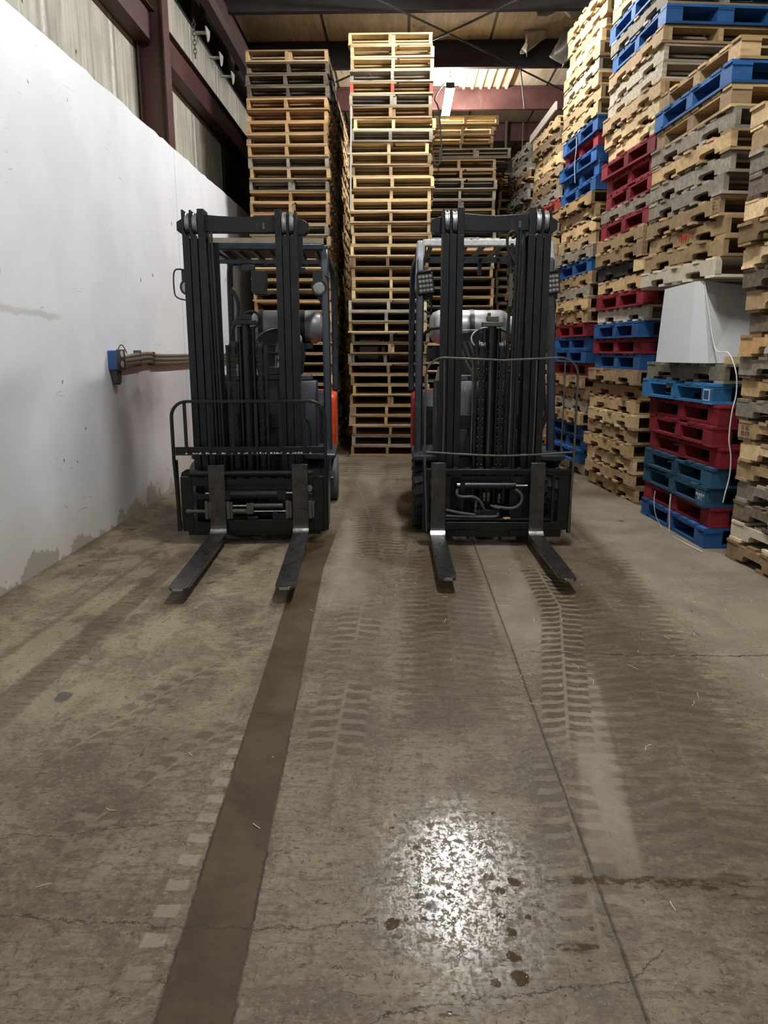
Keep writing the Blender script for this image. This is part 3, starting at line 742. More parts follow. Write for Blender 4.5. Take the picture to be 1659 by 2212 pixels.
# one set of meshes per kind of pallet; every pallet in the stacks is then a copy with its own wood
PROTO = {}
def make_proto(key, fn, seed, flags=''):
    parts, h = fn(seed, flags)
    root = bpy.data.objects.new('wooden_pallet', None)
    kids = []
    for nm, b in parts:
        o = bpy.data.objects.new(nm, b.mesh(nm, M['t'], smooth=False)); o.parent = root; kids.append(o)
    root.empty_display_size = 0.2
    PROTO[key] = (root, kids, h)
for i, fl_ in enumerate(['', 'c', 'x', 'r', 'f', 'b', 'cx', '']): make_proto('s%d' % i, stringer_pallet, 11 + i * 7, fl_)
for i, fl_ in enumerate(['', '', 'm']): make_proto('b%d' % i, block_pallet, 5 + i * 3, fl_)
TONE = {'p': 'pale yellow wooden pallet', 't': 'tan wooden pallet', 'o': 'orange-brown wooden pallet', 'n': 'brown wooden pallet', 'g': 'weathered grey wooden pallet', 'd': 'dark weathered wooden pallet', 'w': 'whitish wooden pallet',
        'B': 'blue painted block pallet', 'L': 'bright blue painted block pallet', 'T': 'teal-blue painted block pallet', 'R': 'red painted block pallet', 'O': 'orange-red painted block pallet', 'k': 'black painted wooden pallet', '#': 'tan open block pallet'}
ORD = 'zeroth first second third fourth fifth sixth seventh eighth ninth tenth eleventh twelfth thirteenth fourteenth fifteenth sixteenth seventeenth eighteenth nineteenth'.split()
TENS = {2: 'twent', 3: 'thirt', 4: 'fort'}
ONES = 'x first second third fourth fifth sixth seventh eighth ninth'.split()
def ordinal(k):
    if k < 20: return ORD[k]
    return TENS[k // 10] + 'ieth' if k % 10 == 0 else TENS[k // 10] + 'y-' + ONES[k % 10]
N_PAL = [0]
def place_pallet(key, tone, x, y, z, rz, label, group, over=None, tilt=(0, 0)):
    root, kids, h = PROTO[key]
    r = root.copy(); COL.objects.link(r)
    r.location = (x, y, z); r.rotation_euler = (tilt[0], tilt[1], rz)
    tag(r, label, 'pallet', group)
    for ch_ in kids:
        c = ch_.copy(); COL.objects.link(c); c.parent = r
        c.material_slots[0].link = 'OBJECT'
        mt = M['t' if tone == '#' else tone]
        if over and ch_.name.split('.')[0] in over: mt = M[over[ch_.name.split('.')[0]]]
        c.material_slots[0].material = mt
    N_PAL[0] += 1
    return r
def stack(seq, x, y, rz, where, group, seed, from_top=True, shift=None, jit=0.018, skip=None, extra=None, z0=0.002):
    """seq runs from the floor up; returns the pallets and the height of each one's base"""
    rr = random.Random(seed); z = z0; out = []; nn = sum(1 for t in seq if t != '_')
    k = 0
    for i, t in enumerate(seq):
        if t == '_':                 # the folded plastic box sits here
            z += 0.590; continue
        k += 1
        if t in 'BLTRO#': key = 'b%d' % rr.choice((0, 1, 1, 0, 2))
        else: key = 's%d' % rr.choice((0, 1, 2, 3, 4, 5, 6, 7, 0, 7))
        ox, oy = rr.uniform(-jit, jit), rr.uniform(-jit, jit)
        if shift: dx, dy, da = shift(i); ox += dx; oy += dy
        else: da = 0
        a = rz + R(da) + R(rr.uniform(-0.9, 0.9) if rz == 0 else rr.uniform(-1.7, 1.7))
        cr_, sr_ = math.cos(rz), math.sin(rz)
        num = (nn - k + 1) if from_top else k
        if num == 1: pos = 'topmost of ' if from_top else 'bottom of '
        else: pos = ordinal(num) + (' down ' if from_top else ' up in ')
        over = (extra or {}).get(i)
        lab = TONE[t] + ', ' + pos + where
        if over:
            lab = TONE[t] + ' with red stringers, ' + pos + where
        o = place_pallet(key, t, x + ox * cr_ - oy * sr_, y + ox * sr_ + oy * cr_, z, a, lab, group, over)
        out.append((o, z, PROTO[key][2])); z += PROTO[key][2] + 0.0008
    return out, z
rs = random.Random(77)
def mixw(nn, w): return [rs.choices(list(w), list(w.values()))[0] for _ in range(nn)]
# --- the three back stacks, stringer ends toward the camera
seqA = mixw(20, {'t': 5, 'p': 5, 'o': 2, 'n': 1}) + list('tpotgotogtgotooo'[::1]) + list('dddg'[::1])
seqA = seqA[-37:]
seqA[-1] = 't'
stA, zA = stack(seqA, -1.46, 10.61, 0.0, 'the stack behind the left truck', 'pallets of the stack behind the left truck', 3)
seqB = mixw(14, {'t': 3, 'n': 3, 'g': 2, 'd': 1, 'p': 1}) + ['w'] + list('pp') + mixw(21, {'p': 6, 't': 3, 'n': 1, 'g': 1})
seqB[-5] = 't'; seqB[-6] = 'g'
stB, zB = stack(seqB, -0.165, 10.49, 0.0, 'the tall stack between the trucks', 'pallets of the tall stack between the trucks', 5,
                extra={len(seqB) - 5: {'stringer': 'O'}}, shift=lambda i: ((-0.025 if i < 17 else 0.0) + 0.02 * math.sin(i * 1.3), 0, 0))
seqC = mixw(30, {'n': 4, 'd': 3, 't': 3, 'g': 2, 'p': 2})
stC, zC = stack(seqC, 0.80, 11.92, 0.0, 'the shorter stack behind the right truck', 'pallets of the shorter stack behind the right truck', 8)
place_pallet('s1', 'd', 1.02, 11.95, zC + 0.012, R(-3), 'dark weathered wooden pallet jutting out on the topmost of the shorter stack', 'pallets of the shorter stack behind the right truck', tilt=(0, R(0.4)))
# --- the leaning row along the right side
PH = R(6.0)
def mid(x, y): return x + 0.508 * math.cos(PH), y + 0.508 * math.sin(PH)
S1 = list('nwdgtptg') + list('tgodtdpnpdgtp')
x1, y1 = mid(2.275, 4.36)
st1, z1 = stack(S1, x1, y1, PH, 'the nearest right stack', 'pallets of the nearest right stack', 21, from_top=False, jit=0.03, shift=lambda i: (-0.013 * min(max(0, i - 8), 7), 0, 0))
S2 = list('BRTTRRRLg') + ['_'] + list('wtttggtg#B#')
x2, y2 = mid(2.118, 5.74)
st2, z2 = stack(S2, x2, y2, PH, 'the right stack holding the white box', 'pallets of the stack holding the white box', 22, from_top=False, jit=0.028,
                shift=lambda i: (0.0, 0.12 if 6 < i < 10 else (0.25 if i >= 10 else 0.0), -2.5 if i < 7 else 0), extra=None)
S3 = list('ttpttptnnBRBwRtkntRgRRR') + list('pptggtBgBtp')
x3, y3 = mid(2.035, 7.38)
st3, z3 = stack(S3, x3, y3, PH, 'the stack behind the white-box stack', 'pallets of the stack behind the white-box stack', 23, from_top=False, jit=0.034)
S4 = list('gBBBtgnnRBBRttgtBgtttnBBBRB') + list('ptpgtptpp')
x4, y4 = mid(1.930, 8.95)
st4, z4 = stack(S4, x4, y4, PH, 'the right stack beside the right truck', 'pallets of the stack beside the right truck', 24, from_top=False, jit=0.04)
S5 = mixw(23, {'t': 4, 'n': 2, 'g': 2, 'o': 1}) + list('Ogttptnt')
x5, y5 = mid(1.83, 10.44)
st5, z5 = stack(S5, x5, y5, PH, 'the far right stack with the orange-red pallet', 'pallets of the far stack with the orange-red pallet', 25, from_top=True, jit=0.03)
S6 = mixw(32, {'n': 3, 't': 3, 'd': 2, 'g': 2})
x6, y6 = mid(1.71, 11.86)
st6, z6 = stack(S6, x6, y6, PH, 'the farthest leaning right stack', 'pallets of the farthest right stack', 26, from_top=True, jit=0.03)
# the far bundle of pale pallets below the lamp
stD, zD = stack(list('ptp') + ['p', 'p'], 0.93, 13.35, 0.0, 'the pale bundle below the glowing lamp', 'pale pallets below the lamp', 31, z0=4.32, jit=0.05)

# broken board leaning on the far right stack
b = MB(); b.box((0, 0, 0), (0.022, 1.15, 0.10), Matrix.Rotation(R(6), 3, 'Z') @ Matrix.Rotation(R(-5), 3, 'X'))
tag(b.build('loose_board', M['w'], loc=(1.80, 10.58, z5 + 0.103)), 'whitish loose board lying on edge on top of the far right stack', 'board')

# --- rows behind, of which only edges and slivers can be seen
bulk = MB()
def bulk_pallet(x, y, z, rr):
    for px in (-0.484, 0.0, 0.484): bulk.prism([(y + u, z + v) for u, v in stringer_shape()], 'x', x + px - 0.02, x + px + 0.02)
    for py in (-0.535, -0.33, -0.11, 0.11, 0.33, 0.535): bulk.box((x + rr.uniform(-0.012, 0.012), y + py, z + 0.1245), (1.012, 0.11, 0.0185))
    for py in (-0.54, -0.2, 0.2, 0.54): bulk.box((x + rr.uniform(-0.012, 0.012), y + py, z + 0.0095), (1.012, 0.1, 0.019))
rb_ = random.Random(9)
for (bx, by, cnt, zz) in ((-1.46, 11.90, 36, 0.002), (-1.46, 13.20, 37, 0.002), (-1.44, 14.50, 36, 0.002), (-0.265, 11.80, 36, 0.002), (-0.45, 14.6, 35, 0.002), (0.93, 13.35, 32, 0.002), (2.02, 13.4, 31, 0.002), (0.95, 14.9, 33, 0.002)):
    for k in range(cnt):
        bulk_pallet(bx + rb_.uniform(-0.02, 0.02), by + rb_.uniform(-0.015, 0.015), zz + k * 0.1343, rb_)
tag(bulk.build('pallet_rows', M['t'], smooth=False), 'further rows of tan wooden pallets packed behind the front stacks', 'pallets', None, 'stuff')

# --- marks on pallets: stencils and stickers are parts of their pallet
def text_part(parent, body, size, loc, rot, mat, name='stencil'):
    cu = bpy.data.curves.new(name, 'FONT'); cu.body = body; cu.size = size; cu.align_x = 'CENTER'; cu.align_y = 'CENTER'; cu.extrude = 0.0006; cu.space_line = 0.85
    tmp = bpy.data.objects.new(name, cu); COL.objects.link(tmp)
    dg = bpy.context.evaluated_depsgraph_get(); me = bpy.data.meshes.new_from_object(tmp.evaluated_get(dg))
    bpy.data.objects.remove(tmp)
    me.materials.clear(); me.materials.append(mat)
    o = bpy.data.objects.new(name, me); COL.objects.link(o); o.parent = parent; o.location = loc; o.rotation_euler = rot
    return o
SIDE = (R(90), 0, R(-90))      # reading along the aisle side of a pallet
text_part(st2[2][0], 'PROPERTY\nOF C', 0.030, (-0.5005, -0.515, 0.066), SIDE, M['inkwhite'])
lb = MB(); lb.b2(-0.502, -0.4995, -0.56, -0.47, 0.025, 0.105); lb.build('sticker', M['inkwhite'], st2[7][0], smooth=False)
lb = MB(); lb.b2(-0.5035, -0.5022, -0.55, -0.48, 0.034, 0.096); lb.build('sticker_print', M['B'], st2[7][0], smooth=False)
text_part(st1[6][0], 'SI SC\nM I S', 0.042, (-0.5105, 0.515, 0.066), SIDE, M['inkblack'])
text_part(st2[12][0], 'E', 0.075, (-0.5105, -0.54, 0.066), SIDE, M['inkblack'])
text_part(st3[23][0], 'PP 00', 0.07, (-0.5105, -0.46, 0.066), SIDE, M['inkgreen'])
rp = MB(); rp.b2(-0.535, -0.5125, -0.63, -0.40, 0.018, 0.118); rp.build('repair_board', M['p'], st3[15][0], smooth=False)
text_part(st4[20][0], 'E', 0.07, (-0.5105, -0.52, 0.066), SIDE, M['inkblack'])
ck = MB(); ck.tube([(-0.511, 0.06 - i * 0.018, 0.045 + (0.045 if i % 2 else 0.0)) for i in range(9)], 0.0035, 5)
ck.tube([(-0.511, -0.13 - i * 0.012, 0.05 + (0.02 if i % 2 else 0.0)) for i in range(4)], 0.0035, 5)
ck.build('chalk_mark', M['inkred'], st2[11][0])

# --- folded white plastic box in the second stack
zb = st2[8][1] + PROTO['s0'][2] + 0.004
bx0, by0 = 2.135, 5.42
wb = MB()
Rz = Matrix.Rotation(PH, 3, 'Z')
def wp(px, py, pz): return Vector((bx0, by0, zb)) + Rz @ Vector((px, py, pz))
hb = 0.578
bot_ = [wp(-0.06, 0.66, 0), wp(-0.03, 0.17, 0), wp(0.03, 0.0, 0), wp(0.42, 0.05, 0), wp(0.72, 0.02, 0), wp(0.72, 0.66, 0)]
top_ = [wp(-0.04, 0.64, hb * 0.96), wp(0.0, 0.24, hb), wp(0.03, 0.17, hb), wp(0.42, 0.26, hb * 0.95), wp(0.70, 0.22, hb * 0.97), wp(0.70, 0.64, hb * 0.97)]
A_ = wb.verts(bot_); B_ = wb.verts(top_)
wb.face(A_[::-1]); wb.face(B_)
for i in range(6): wb.face([A_[i], A_[(i + 1) % 6], B_[(i + 1) % 6], B_[i]])
tag(wb.build('plastic_box', M['boxplastic'], smooth=False), 'white plastic sheet box wedged between pallets in the second right stack', 'box')
cd_ = MB(); cd_.box(tuple(wp(0.45, -0.012, 0.02)), (0.62, 0.014, 0.05), Rz)
tag(cd_.build('loose_board', M['p'], smooth=False), 'thin pale board lying against the foot of the white plastic box', 'board')
# twine and strapping
zt = [0, 0, 0]
def wall2(px, py, z): v = Vector((bx0, by0, 0)) + Rz @ Vector((px, py, 0)); return (v.x, v.y, z)
tw = MB(); tw.tube(smoothpath([tuple(wp(0.03, 0.155, hb - 0.01)), tuple(wp(0.04, 0.08, 0.36)), tuple(wp(0.05, -0.04, 0.10)), wall2(0.05, -0.22, 1.365), wall2(0.045, -0.345, 1.24), wall2(0.05, -0.365, 1.10), wall2(0.03, -0.37, 0.98), wall2(0.025, -0.375, 0.80), wall2(0.05, -0.375, 0.68), wall2(0.055, -0.375, 0.55), wall2(0.035, -0.375, 0.42), wall2(0.03, -0.37, 0.36)]), 0.0042, 6)
tag(tw.build('twine', M['twine']), 'white twine trailing from the plastic box down the stack of red and blue pallets', 'twine')
sp = MB(); sp.strip(smoothpath([(2.085, 5.72, 0.29), (2.07, 5.68, 0.18), (2.065, 5.64, 0.06), (2.055, 5.58, 0.008), (2.06, 5.35, 0.006), (2.10, 5.06, 0.005)]), 0.028, 0.002, (0.05, 0.9, 0.1))
tag(sp.build('plastic_strap', M['strap']), 'crumpled clear strap hanging over the lowest red pallet to the floor', 'strap')
sp = MB(); sp.strip(smoothpath([(2.065, 6.02, 0.26), (2.05, 5.98, 0.17), (2.045, 5.90, 0.08), (2.05, 5.76, 0.012)]), 0.018, 0.002, (0.05, 0.9, 0.1))
tag(sp.build('plastic_strap', M['strap']), 'thin pale strap dangling from the lowest red pallet, behind the wider strap', 'strap')
sp = MB(); sp.strip(smoothpath([(-0.655, 9.862, 4.30), (-0.66, 9.858, 4.0), (-0.665, 9.86, 3.7), (-0.67, 9.858, 3.35), (-0.672, 9.862, 3.1)]), 0.02, 0.002, (1, 0, 0))
tag(sp.build('plastic_strap', M['strap']), 'long white strap hanging down the left edge of the tall middle stack', 'strap')
for (xx, lab) in ((-0.50, 'green strap bowed out of the tall middle stack, beside its left stringer'), (-0.02, 'green strap bowed out of the tall middle stack, beside its centre stringer')):
    zz = stB[-4][1]
    sp = MB(); sp.strip(smoothpath([(xx - 0.10, 9.86, zz + 0.10), (xx - 0.02, 9.84, zz + 0.11), (xx + 0.06, 9.835, zz + 0.08), (xx + 0.12, 9.85, zz + 0.03)]), 0.018, 0.002, (0, 0.9, 0.3))
    tag(sp.build('plastic_strap', M['greenstrap']), lab, 'strap')
sp = MB(); sp.strip(smoothpath([(1.91, 8.99, 3.70), (1.905, 8.96, 3.55), (1.90, 8.98, 3.4), (1.91, 8.95, 3.22)]), 0.05, 0.003, (0.1, 0.9, 0.2))
tag(sp.build('plastic_strap', M['strap']), 'crumpled clear film strip hanging over high blue pallets by the right truck', 'strap')

# wood splinters on the floor
rsx = random.Random(12)
for k in range(84):
    if k < 54: px, py = rsx.uniform(0.5, 2.0), rsx.uniform(2.3, 4.9)
    elif k < 74: px, py = rsx.uniform(-0.5, 0.3), rsx.uniform(3.4, 5.2)
    else: px, py = rsx.uniform(-1.2, 0.9), rsx.uniform(1.6, 3.4)
    L = rsx.uniform(0.010, 0.065) * (1.0 if k < 74 else 0.6); a = rsx.uniform(0, 3.14); bend = rsx.uniform(-0.2, 0.2) * L
    d = Vector((math.cos(a), math.sin(a), 0)); q = Vector((-d.y, d.x, 0))
    b = MB(); b.tube([Vector((0, 0, 0.0025)) - d * L / 2, q * bend + Vector((0, 0, 0.003)), d * L / 2 + Vector((0, 0, 0.0025))], rsx.uniform(0.0007, 0.0015), 4)
    tag(b.build('wood_splinter', M['straw'], loc=(px, py, 0)), 'pale wood splinter lying loose on the concrete floor', 'splinter', 'splinters on the floor')

# ------------------------------------------------------------------ forklift trucks
def fork(parent, x, L, width, top):
    st = []   # (y, z, ny, nz, half thickness, half width)
    hw = width / 2; th = 0.020
    for z in (top, top - 0.03, 0.40, 0.20, 0.155): st.append((th, z, -1, 0, th, hw))
    for i in range(1, 7):
        a = R(90 * i / 6); r = 0.075
        st.append((th - r + r * math.cos(a), 0.155 - r * math.sin(a) + 0.0, -math.cos(a), math.sin(a), th, hw))
    yb = th - 0.075; zb_ = 0.080
    n = 10
    for i in range(1, n + 1):
        t = i / n; y = yb - (L - 0.09 - 0.06) * t
        st.append((y, zb_ + 0.008 * t, 0, 1, th * (1 - 0.55 * t), hw))
    for k, f in ((0.014, 0.99), (0.030, 0.94), (0.044, 0.85), (0.054, 0.71), (0.060, 0.52)):
        st.append((y - k, zb_ + 0.008, 0, 1, th * 0.42, hw * f))
    def sweep(rows, m):
        rings = []
        for (y, z, ny, nz, t, w) in rows:
            rings.append(m.verts([(x - w, y + ny * t, z + nz * t), (x + w, y + ny * t, z + nz * t), (x + w, y - ny * t, z - nz * t), (x - w, y - ny * t, z - nz * t)]))
        for a, b in zip(rings, rings[1:]):
            for j in range(4): m.face([a[j], a[(j + 1) % 4], b[(j + 1) % 4], b[j]])
        m.face(rings[0][::-1]); m.face(rings[-1])
    m = MB(); sweep(st, m)
    f = m.build('fork', M['fork'], parent, bevel=0.003)
    # polished band at the bend of the heel and along the tip
    h = MB(); hs = [(y, z, ny, nz, t + 0.0012, w + 0.0008) for (y, z, ny, nz, t, w) in st[6:10]]; sweep(hs, h)
    h.build('heel_wear', M['bright'], f)
    tp = MB(); ts = [(y_ - 0.0006, z, ny, nz, t * 0.8, w) for (y_, z, ny, nz, t, w) in [(st[-1][0], st[-1][1], 0, 1, st[-1][4], st[-1][5]), (st[-1][0] - 0.003, st[-1][1], 0, 1, st[-1][4], st[-1][5] * 0.97)]]; sweep(ts, tp)
    tp.build('tip_wear', M['bright'], f)
def tyre(parent, name, x0, x1, y, r, mat, lug=False, rim=None):
    m = MB(); w = x1 - x0; c = 0.018
    m.lathe((x0, y, r), 'x', [(r * 0.60, 0.0), (r - c, 0.004), (r, c), (r, w - c), (r - c, w - 0.004), (r * 0.60, w)], 40)
    if lug:
        nl = 22
        for s_ in (0, 1):
            for i in range(nl):
                a = 2 * math.pi * (i + 0.5 * s_) / nl
                rot = Matrix.Rotation(-a, 3, 'X')
                xc = x0 + w * (0.26 if s_ == 0 else 0.74)
                skew = Matrix.Rotation(R(16 if s_ == 0 else -16), 3, 'Z')
                m.box(Vector((xc, y, r)) + rot @ Vector((0, 0, r + 0.006)), (w * 0.50, 2 * math.pi * r / nl * 0.60, 0.026), rot @ skew)
        for v in m.bm.verts: v.co.z += 0.02
    t = m.build(name, mat, parent)
    h = MB(); dz = 0.02 if lug else 0.0
    h.lathe((x0 + 0.01, y, r + dz), 'x', [(r * 0.61, 0.0), (r * 0.58, 0.02), (r * 0.3, 0.03), (r * 0.3, w - 0.05), (r * 0.58, w - 0.04), (r * 0.61, w - 0.02)], 24)
    h.build('hub', rim or M['slate'], t)

def truck(kind):
    L = kind == 'L'
    if L: e = empty('forklift', 'dark forklift beside the white wall, with orange body and low load backrest', 'forklift', (-1.10, 5.17, 0), R(3.6), 'parked forklifts')
    else: e = empty('forklift', 'dark forklift beside the coloured pallet stacks, with tall bowed load backrest', 'forklift', (0.64, 5.15, 0), R(0.8), 'parked forklifts')
    BK, BD, SL = M['black'], M['blackdirty'], M['slate']
    mo = -0.017 if L else -0.012          # the mast's middle
    mh = 0.388 if L else 0.367            # its half width
    # ---- mast: three nested rails on each side
    for s in (-1, 1):
        xo = mo + s * mh
        for k, nm in enumerate(('outer_rail', 'middle_rail', 'inner_rail')):
            x0 = xo - s * (0.051 * k); x1 = x0 - s * 0.046
            m = MB(); yo = 0.150 + 0.010 * k
            m.b2(x0, x1, yo, yo + 0.022, 0.13, 2.15)                      # front flange
            m.b2(x0, x0 - s * 0.014, yo + 0.022, yo + 0.13, 0.13, 2.15)   # web
            m.b2(x0, x1, yo + 0.13, yo + 0.15, 0.13, 2.15)                # rear flange
            if k < 2:      # slotted top that carries the sheave: thin fin with a round throat
                m.b2(x0, x0 - s * 0.013, yo, yo + 0.15, 2.15, 2.315)
                m.prism([(x0 - s * 0.013, 2.15), (x0 - s * 0.013, 2.185), (x0 - s * 0.018, 2.165), (x0 - s * 0.026, 2.152), (x0 - s * 0.03, 2.15)], 'y', yo, yo + 0.022)
            else:
                m.b2(x0, x1, yo, yo + 0.15, 2.15, 2.325)
            m.build(nm, BK, e, bevel=0.0025)
        for k in (0, 1):
            xs = xo - s * (0.051 * k + 0.0325)
            m = MB(); m.lathe((xs - 0.0155, 0.225, 2.235), 'x', [(0.055, 0.0), (0.074, 0.001), (0.074, 0.006), (0.068, 0.010), (0.068, 0.021), (0.074, 0.025), (0.074, 0.030), (0.055, 0.031)], 28)
            m.build('sheave', M['sheave'], e)
    # ---- crossbars
    xi = mo - mh + 0.15; xj = mo + mh - 0.15
    m = MB()
    m.prism([(xi - 0.01, 2.185), (xi + 0.08, 2.178), (xj - 0.08, 2.178), (xj + 0.01, 2.185), (xj + 0.01, 2.295), (xj - 0.09, 2.287), (mo, 2.280), (xi + 0.09, 2.287), (xi - 0.01, 2.295)], 'y', 0.215, 0.245)
    for s in (-1, 1):
        xo = mo + s * mh
        m.prism([(xo - s * 0.01, 2.175), (xo + s * 0.045, 2.185), (xo + s * 0.072, 2.205), (xo + s * 0.072, 2.262), (xo + s * 0.03, 2.287), (xo - s * 0.01, 2.292)], 'y', 0.315, 0.42)
    m.b2(mo - mh, mo + mh, 0.325, 0.36, 2.19, 2.27)
    m.build('top_crossbar', BK, e, bevel=0.004)
    m = MB(); m.cyl((mo + 0.16, 0.20, 2.235), (mo + 0.16, 0.215, 2.235), 0.010, 6); m.b2(mo + 0.152, mo + 0.168, 0.202, 0.215, 2.20, 2.235); m.build('crossbar_bolt', M['rod'], e)
    for za, zc in ((0.82, 0.925), (0.40, 0.50)):
        m = MB(); m.b2(xi, xj, 0.30, 0.33, za, zc); m.build('mid_crossbar', BD, e, bevel=0.004)
    if L:
        m = MB(); m.prism([(mo + mh - 0.015, 2.25), (mo + mh + 0.030, 2.25), (mo + mh + 0.030, 1.99), (mo + mh + 0.005, 1.95), (mo + mh - 0.015, 1.95)], 'y', 0.32, 0.345); m.b2(mo + mh - 0.02, mo + mh + 0.045, 0.32, 0.36, 1.935, 1.96); m.build('side_bracket', BK, e)
    # ---- centre lift cylinder, chains
    cx_ = -0.005 if L else -0.018
    ct = 1.58 if L else 1.565
    m = MB()
    m.cyl((cx_, 0.20, 0.22), (cx_, 0.20, ct), 0.030, 16); m.cyl((cx_ - 0.048, 0.215, 0.22), (cx_ - 0.048, 0.215, ct - 0.03), 0.017, 12); m.cyl((cx_ + 0.048, 0.215, 0.22), (cx_ + 0.048, 0.215, ct - 0.03), 0.017, 12)
    m.build('lift_cylinder', BD, e)
    m = MB(); m.b2(cx_ - 0.072, cx_ + 0.072, 0.16, 0.25, ct - 0.02, ct + 0.012); m.b2(cx_ - 0.04, cx_ + 0.04, 0.17, 0.24, ct + 0.012, ct + 0.05); m.cyl((cx_ - 0.025, 0.20, ct + 0.05), (cx_ - 0.025, 0.20, ct + 0.075), 0.012, 8); m.build('cylinder_head', M['rod'] if not L else BD, e, bevel=0.004)
    for s in (-1, 1):
        xc = cx_ + s * (0.094 if L else 0.070)
        m = MB(); z = 0.46; i = 0
        while z < 1.40:
            w = 0.034 if i % 2 else 0.026
            m.box((xc, 0.185, z), (w, 0.014, 0.030)); m.cyl((xc - 0.019, 0.185, z + 0.016), (xc + 0.019, 0.185, z + 0.016), 0.006, 6); z += 0.033; i += 1
        m.build('lift_chain', BD, e)
        m = MB(); m.lathe((xc - 0.024, 0.215, 1.405), 'x', [(0.02, 0), (0.045, 0.002), (0.045, 0.008), (0.036, 0.012), (0.036, 0.036), (0.045, 0.040), (0.045, 0.046), (0.02, 0.048)], 20); m.build('chain_sheave', BD, e)
        m = MB(); m.b2(xc - 0.032, xc + 0.032, 0.20, 0.245, 1.33, 1.43); m.b2(xc + s * 0.032, xc + s * 0.050, 0.17, 0.25, 0.3, 1.42); m.build('chain_bracket', BD, e)
    # ---- hoses inside the mast
    if L:
        hx = [(-0.225, 0.19), (-0.200, 0.20), (-0.178, 0.19)]
        for k, (hx_, hy) in enumerate(hx):
            m = MB(); m.tube([(mo + hx_, hy, 0.35), (mo + hx_ - 0.004, hy, 1.0), (mo + hx_ - 0.012, hy, 1.6), (mo + hx_ - 0.02, hy, 2.18)], 0.009, 8); m.build('hose', M['rubber'], e)
        m = MB(); z = 0.7
        while z < 2.05: m.box((mo - 0.238 , 0.20, z), (0.014, 0.012, 0.020)); z += 0.026
        m.build('side_chain', BD, e)
        m = MB(); m.b2(mo - 0.262, mo - 0.165, 0.275, 0.29, 0.40, 2.12); m.build('gap_filler', BK, e)  # added dark plate, blackens the bright gap beside the hoses
        # large hose looping over the cylinder head
        m = MB(); m.tube(smoothpath([(-0.155, 0.45, 1.36), (-0.15, 0.45, 1.48), (-0.10, 0.44, 1.60), (-0.01, 0.43, 1.66), (0.05, 0.42, 1.65), (0.065, 0.42, 1.60), (0.03, 0.42, 1.55), (-0.02, 0.40, 1.53)]), 0.011, 8); m.build('hose', M['rubber'], e)
        m = MB(); m.tube(smoothpath([(-0.165, 0.62, 1.84), (-0.135, 0.62, 1.80), (-0.115, 0.62, 1.72), (-0.12, 0.62, 1.63), (-0.155, 0.62, 1.58)]), 0.016, 8); m.build('grab_handle', M['rubber'], e)
    else:
        for hx_, zt_ in ((0.115, 2.1), (0.150, 2.18), (0.172, 2.18), (0.195, 2.16)):
            m = MB(); m.tube([(mo + hx_ - 0.02, 0.22, 0.45), (mo + hx_ - 0.012, 0.22, 1.2), (mo + hx_, 0.22, zt_)], 0.011, 8); m.build('hose', M['rubber'], e)
        m = MB(); m.tube(smoothpath([(mo + 0.13, 0.20, 1.98), (mo + 0.085, 0.20, 2.06), (mo + 0.08, 0.20, 2.14), (mo + 0.11, 0.20, 2.175), (mo + 0.145, 0.21, 2.15), (mo + 0.15, 0.22, 2.05)]), 0.010, 8); m.build('hose', M['rubber'], e)
        m = MB(); m.b2(mo + 0.10, mo + 0.122, 0.19, 0.22, 1.68, 1.90); m.build('hose_clip', M['rod'], e)
        for k, dx in enumerate((-0.20, -0.16, -0.12)):
            m = MB(); m.tube(smoothpath([(mo + dx - 0.02, 0.50, 1.45), (mo + dx + 0.03, 0.50, 1.33), (mo + dx + 0.10, 0.48, 1.18), (mo + dx + 0.11, 0.46, 1.02)]), 0.010, 8); m.build('lever', M['rod'], e)
        m = MB(); m.tube(smoothpath([(mo + 0.40, 0.42, 1.25), (mo + 0.42, 0.42, 1.05), (mo + 0.44, 0.42, 0.92), (mo + 0.41, 0.42, 0.80)]), 0.014, 8); m.build('hose', M['rubber'], e)
    # ---- carriage
    cl_, cr_ = (-0.51, 0.555) if L else (-0.478, 0.555)
    ccx = (cl_ + cr_) / 2
    if L:
        m = MB()
        for (a, b) in ((cl_ + 0.02, cl_ + 0.10), (cr_ - 0.10, cr_ - 0.02)): m.b2(a, b, 0.045, 0.060, 0.10, 0.50)
        m.b2(cl_ + 0.10, cr_ - 0.10, 0.045, 0.060, 0.10, 0.165)
        m.b2(cl_ + 0.10, cl_ + 0.24, 0.045, 0.060, 0.335, 0.375); m.b2(cr_ - 0.24, cr_ - 0.10, 0.045, 0.060, 0.335, 0.375)
        m.b2(cl_ + 0.10, cl_ + 0.26, 0.045, 0.060, 0.455, 0.50); m.b2(cr_ - 0.26, cr_ - 0.10, 0.045, 0.060, 0.455, 0.50)
        for sx, xx in ((1, cl_ + 0.10), (-1, cr_ - 0.10)):   # rounded window corners
            for zz, sz in ((0.165, 1), (0.335, -1), (0.375, 1), (0.455, -1)): m.prism([(xx, zz), (xx + sx * 0.05, zz), (xx + sx * 0.015, zz + sz * 0.012), (xx, zz + sz * 0.045)], 'y', 0.045, 0.060)
        m.prism([(cl_ + 0.02, 0.50), (cl_ + 0.16, 0.50), (cl_ + 0.15, 0.55), (cl_ + 0.06, 0.55), (cl_ + 0.03, 0.53)], 'y', 0.062, 0.10)
        m.build('carriage_plate', BD, e, bevel=0.003)
        m = MB(); m.cyl((cl_ + 0.10, 0.022, 0.528), (cr_ - 0.10, 0.022, 0.528), 0.022, 14); m.build('top_bar', BD, e)
        m = MB(); m.b2(cl_ + 0.10, cr_ - 0.10, 0.041, 0.075, 0.435, 0.485)
        for i in range(9): m.b2(cl_ + 0.14 + i * 0.095, cl_ + 0.19 + i * 0.095, 0.041, 0.07, 0.485, 0.497)
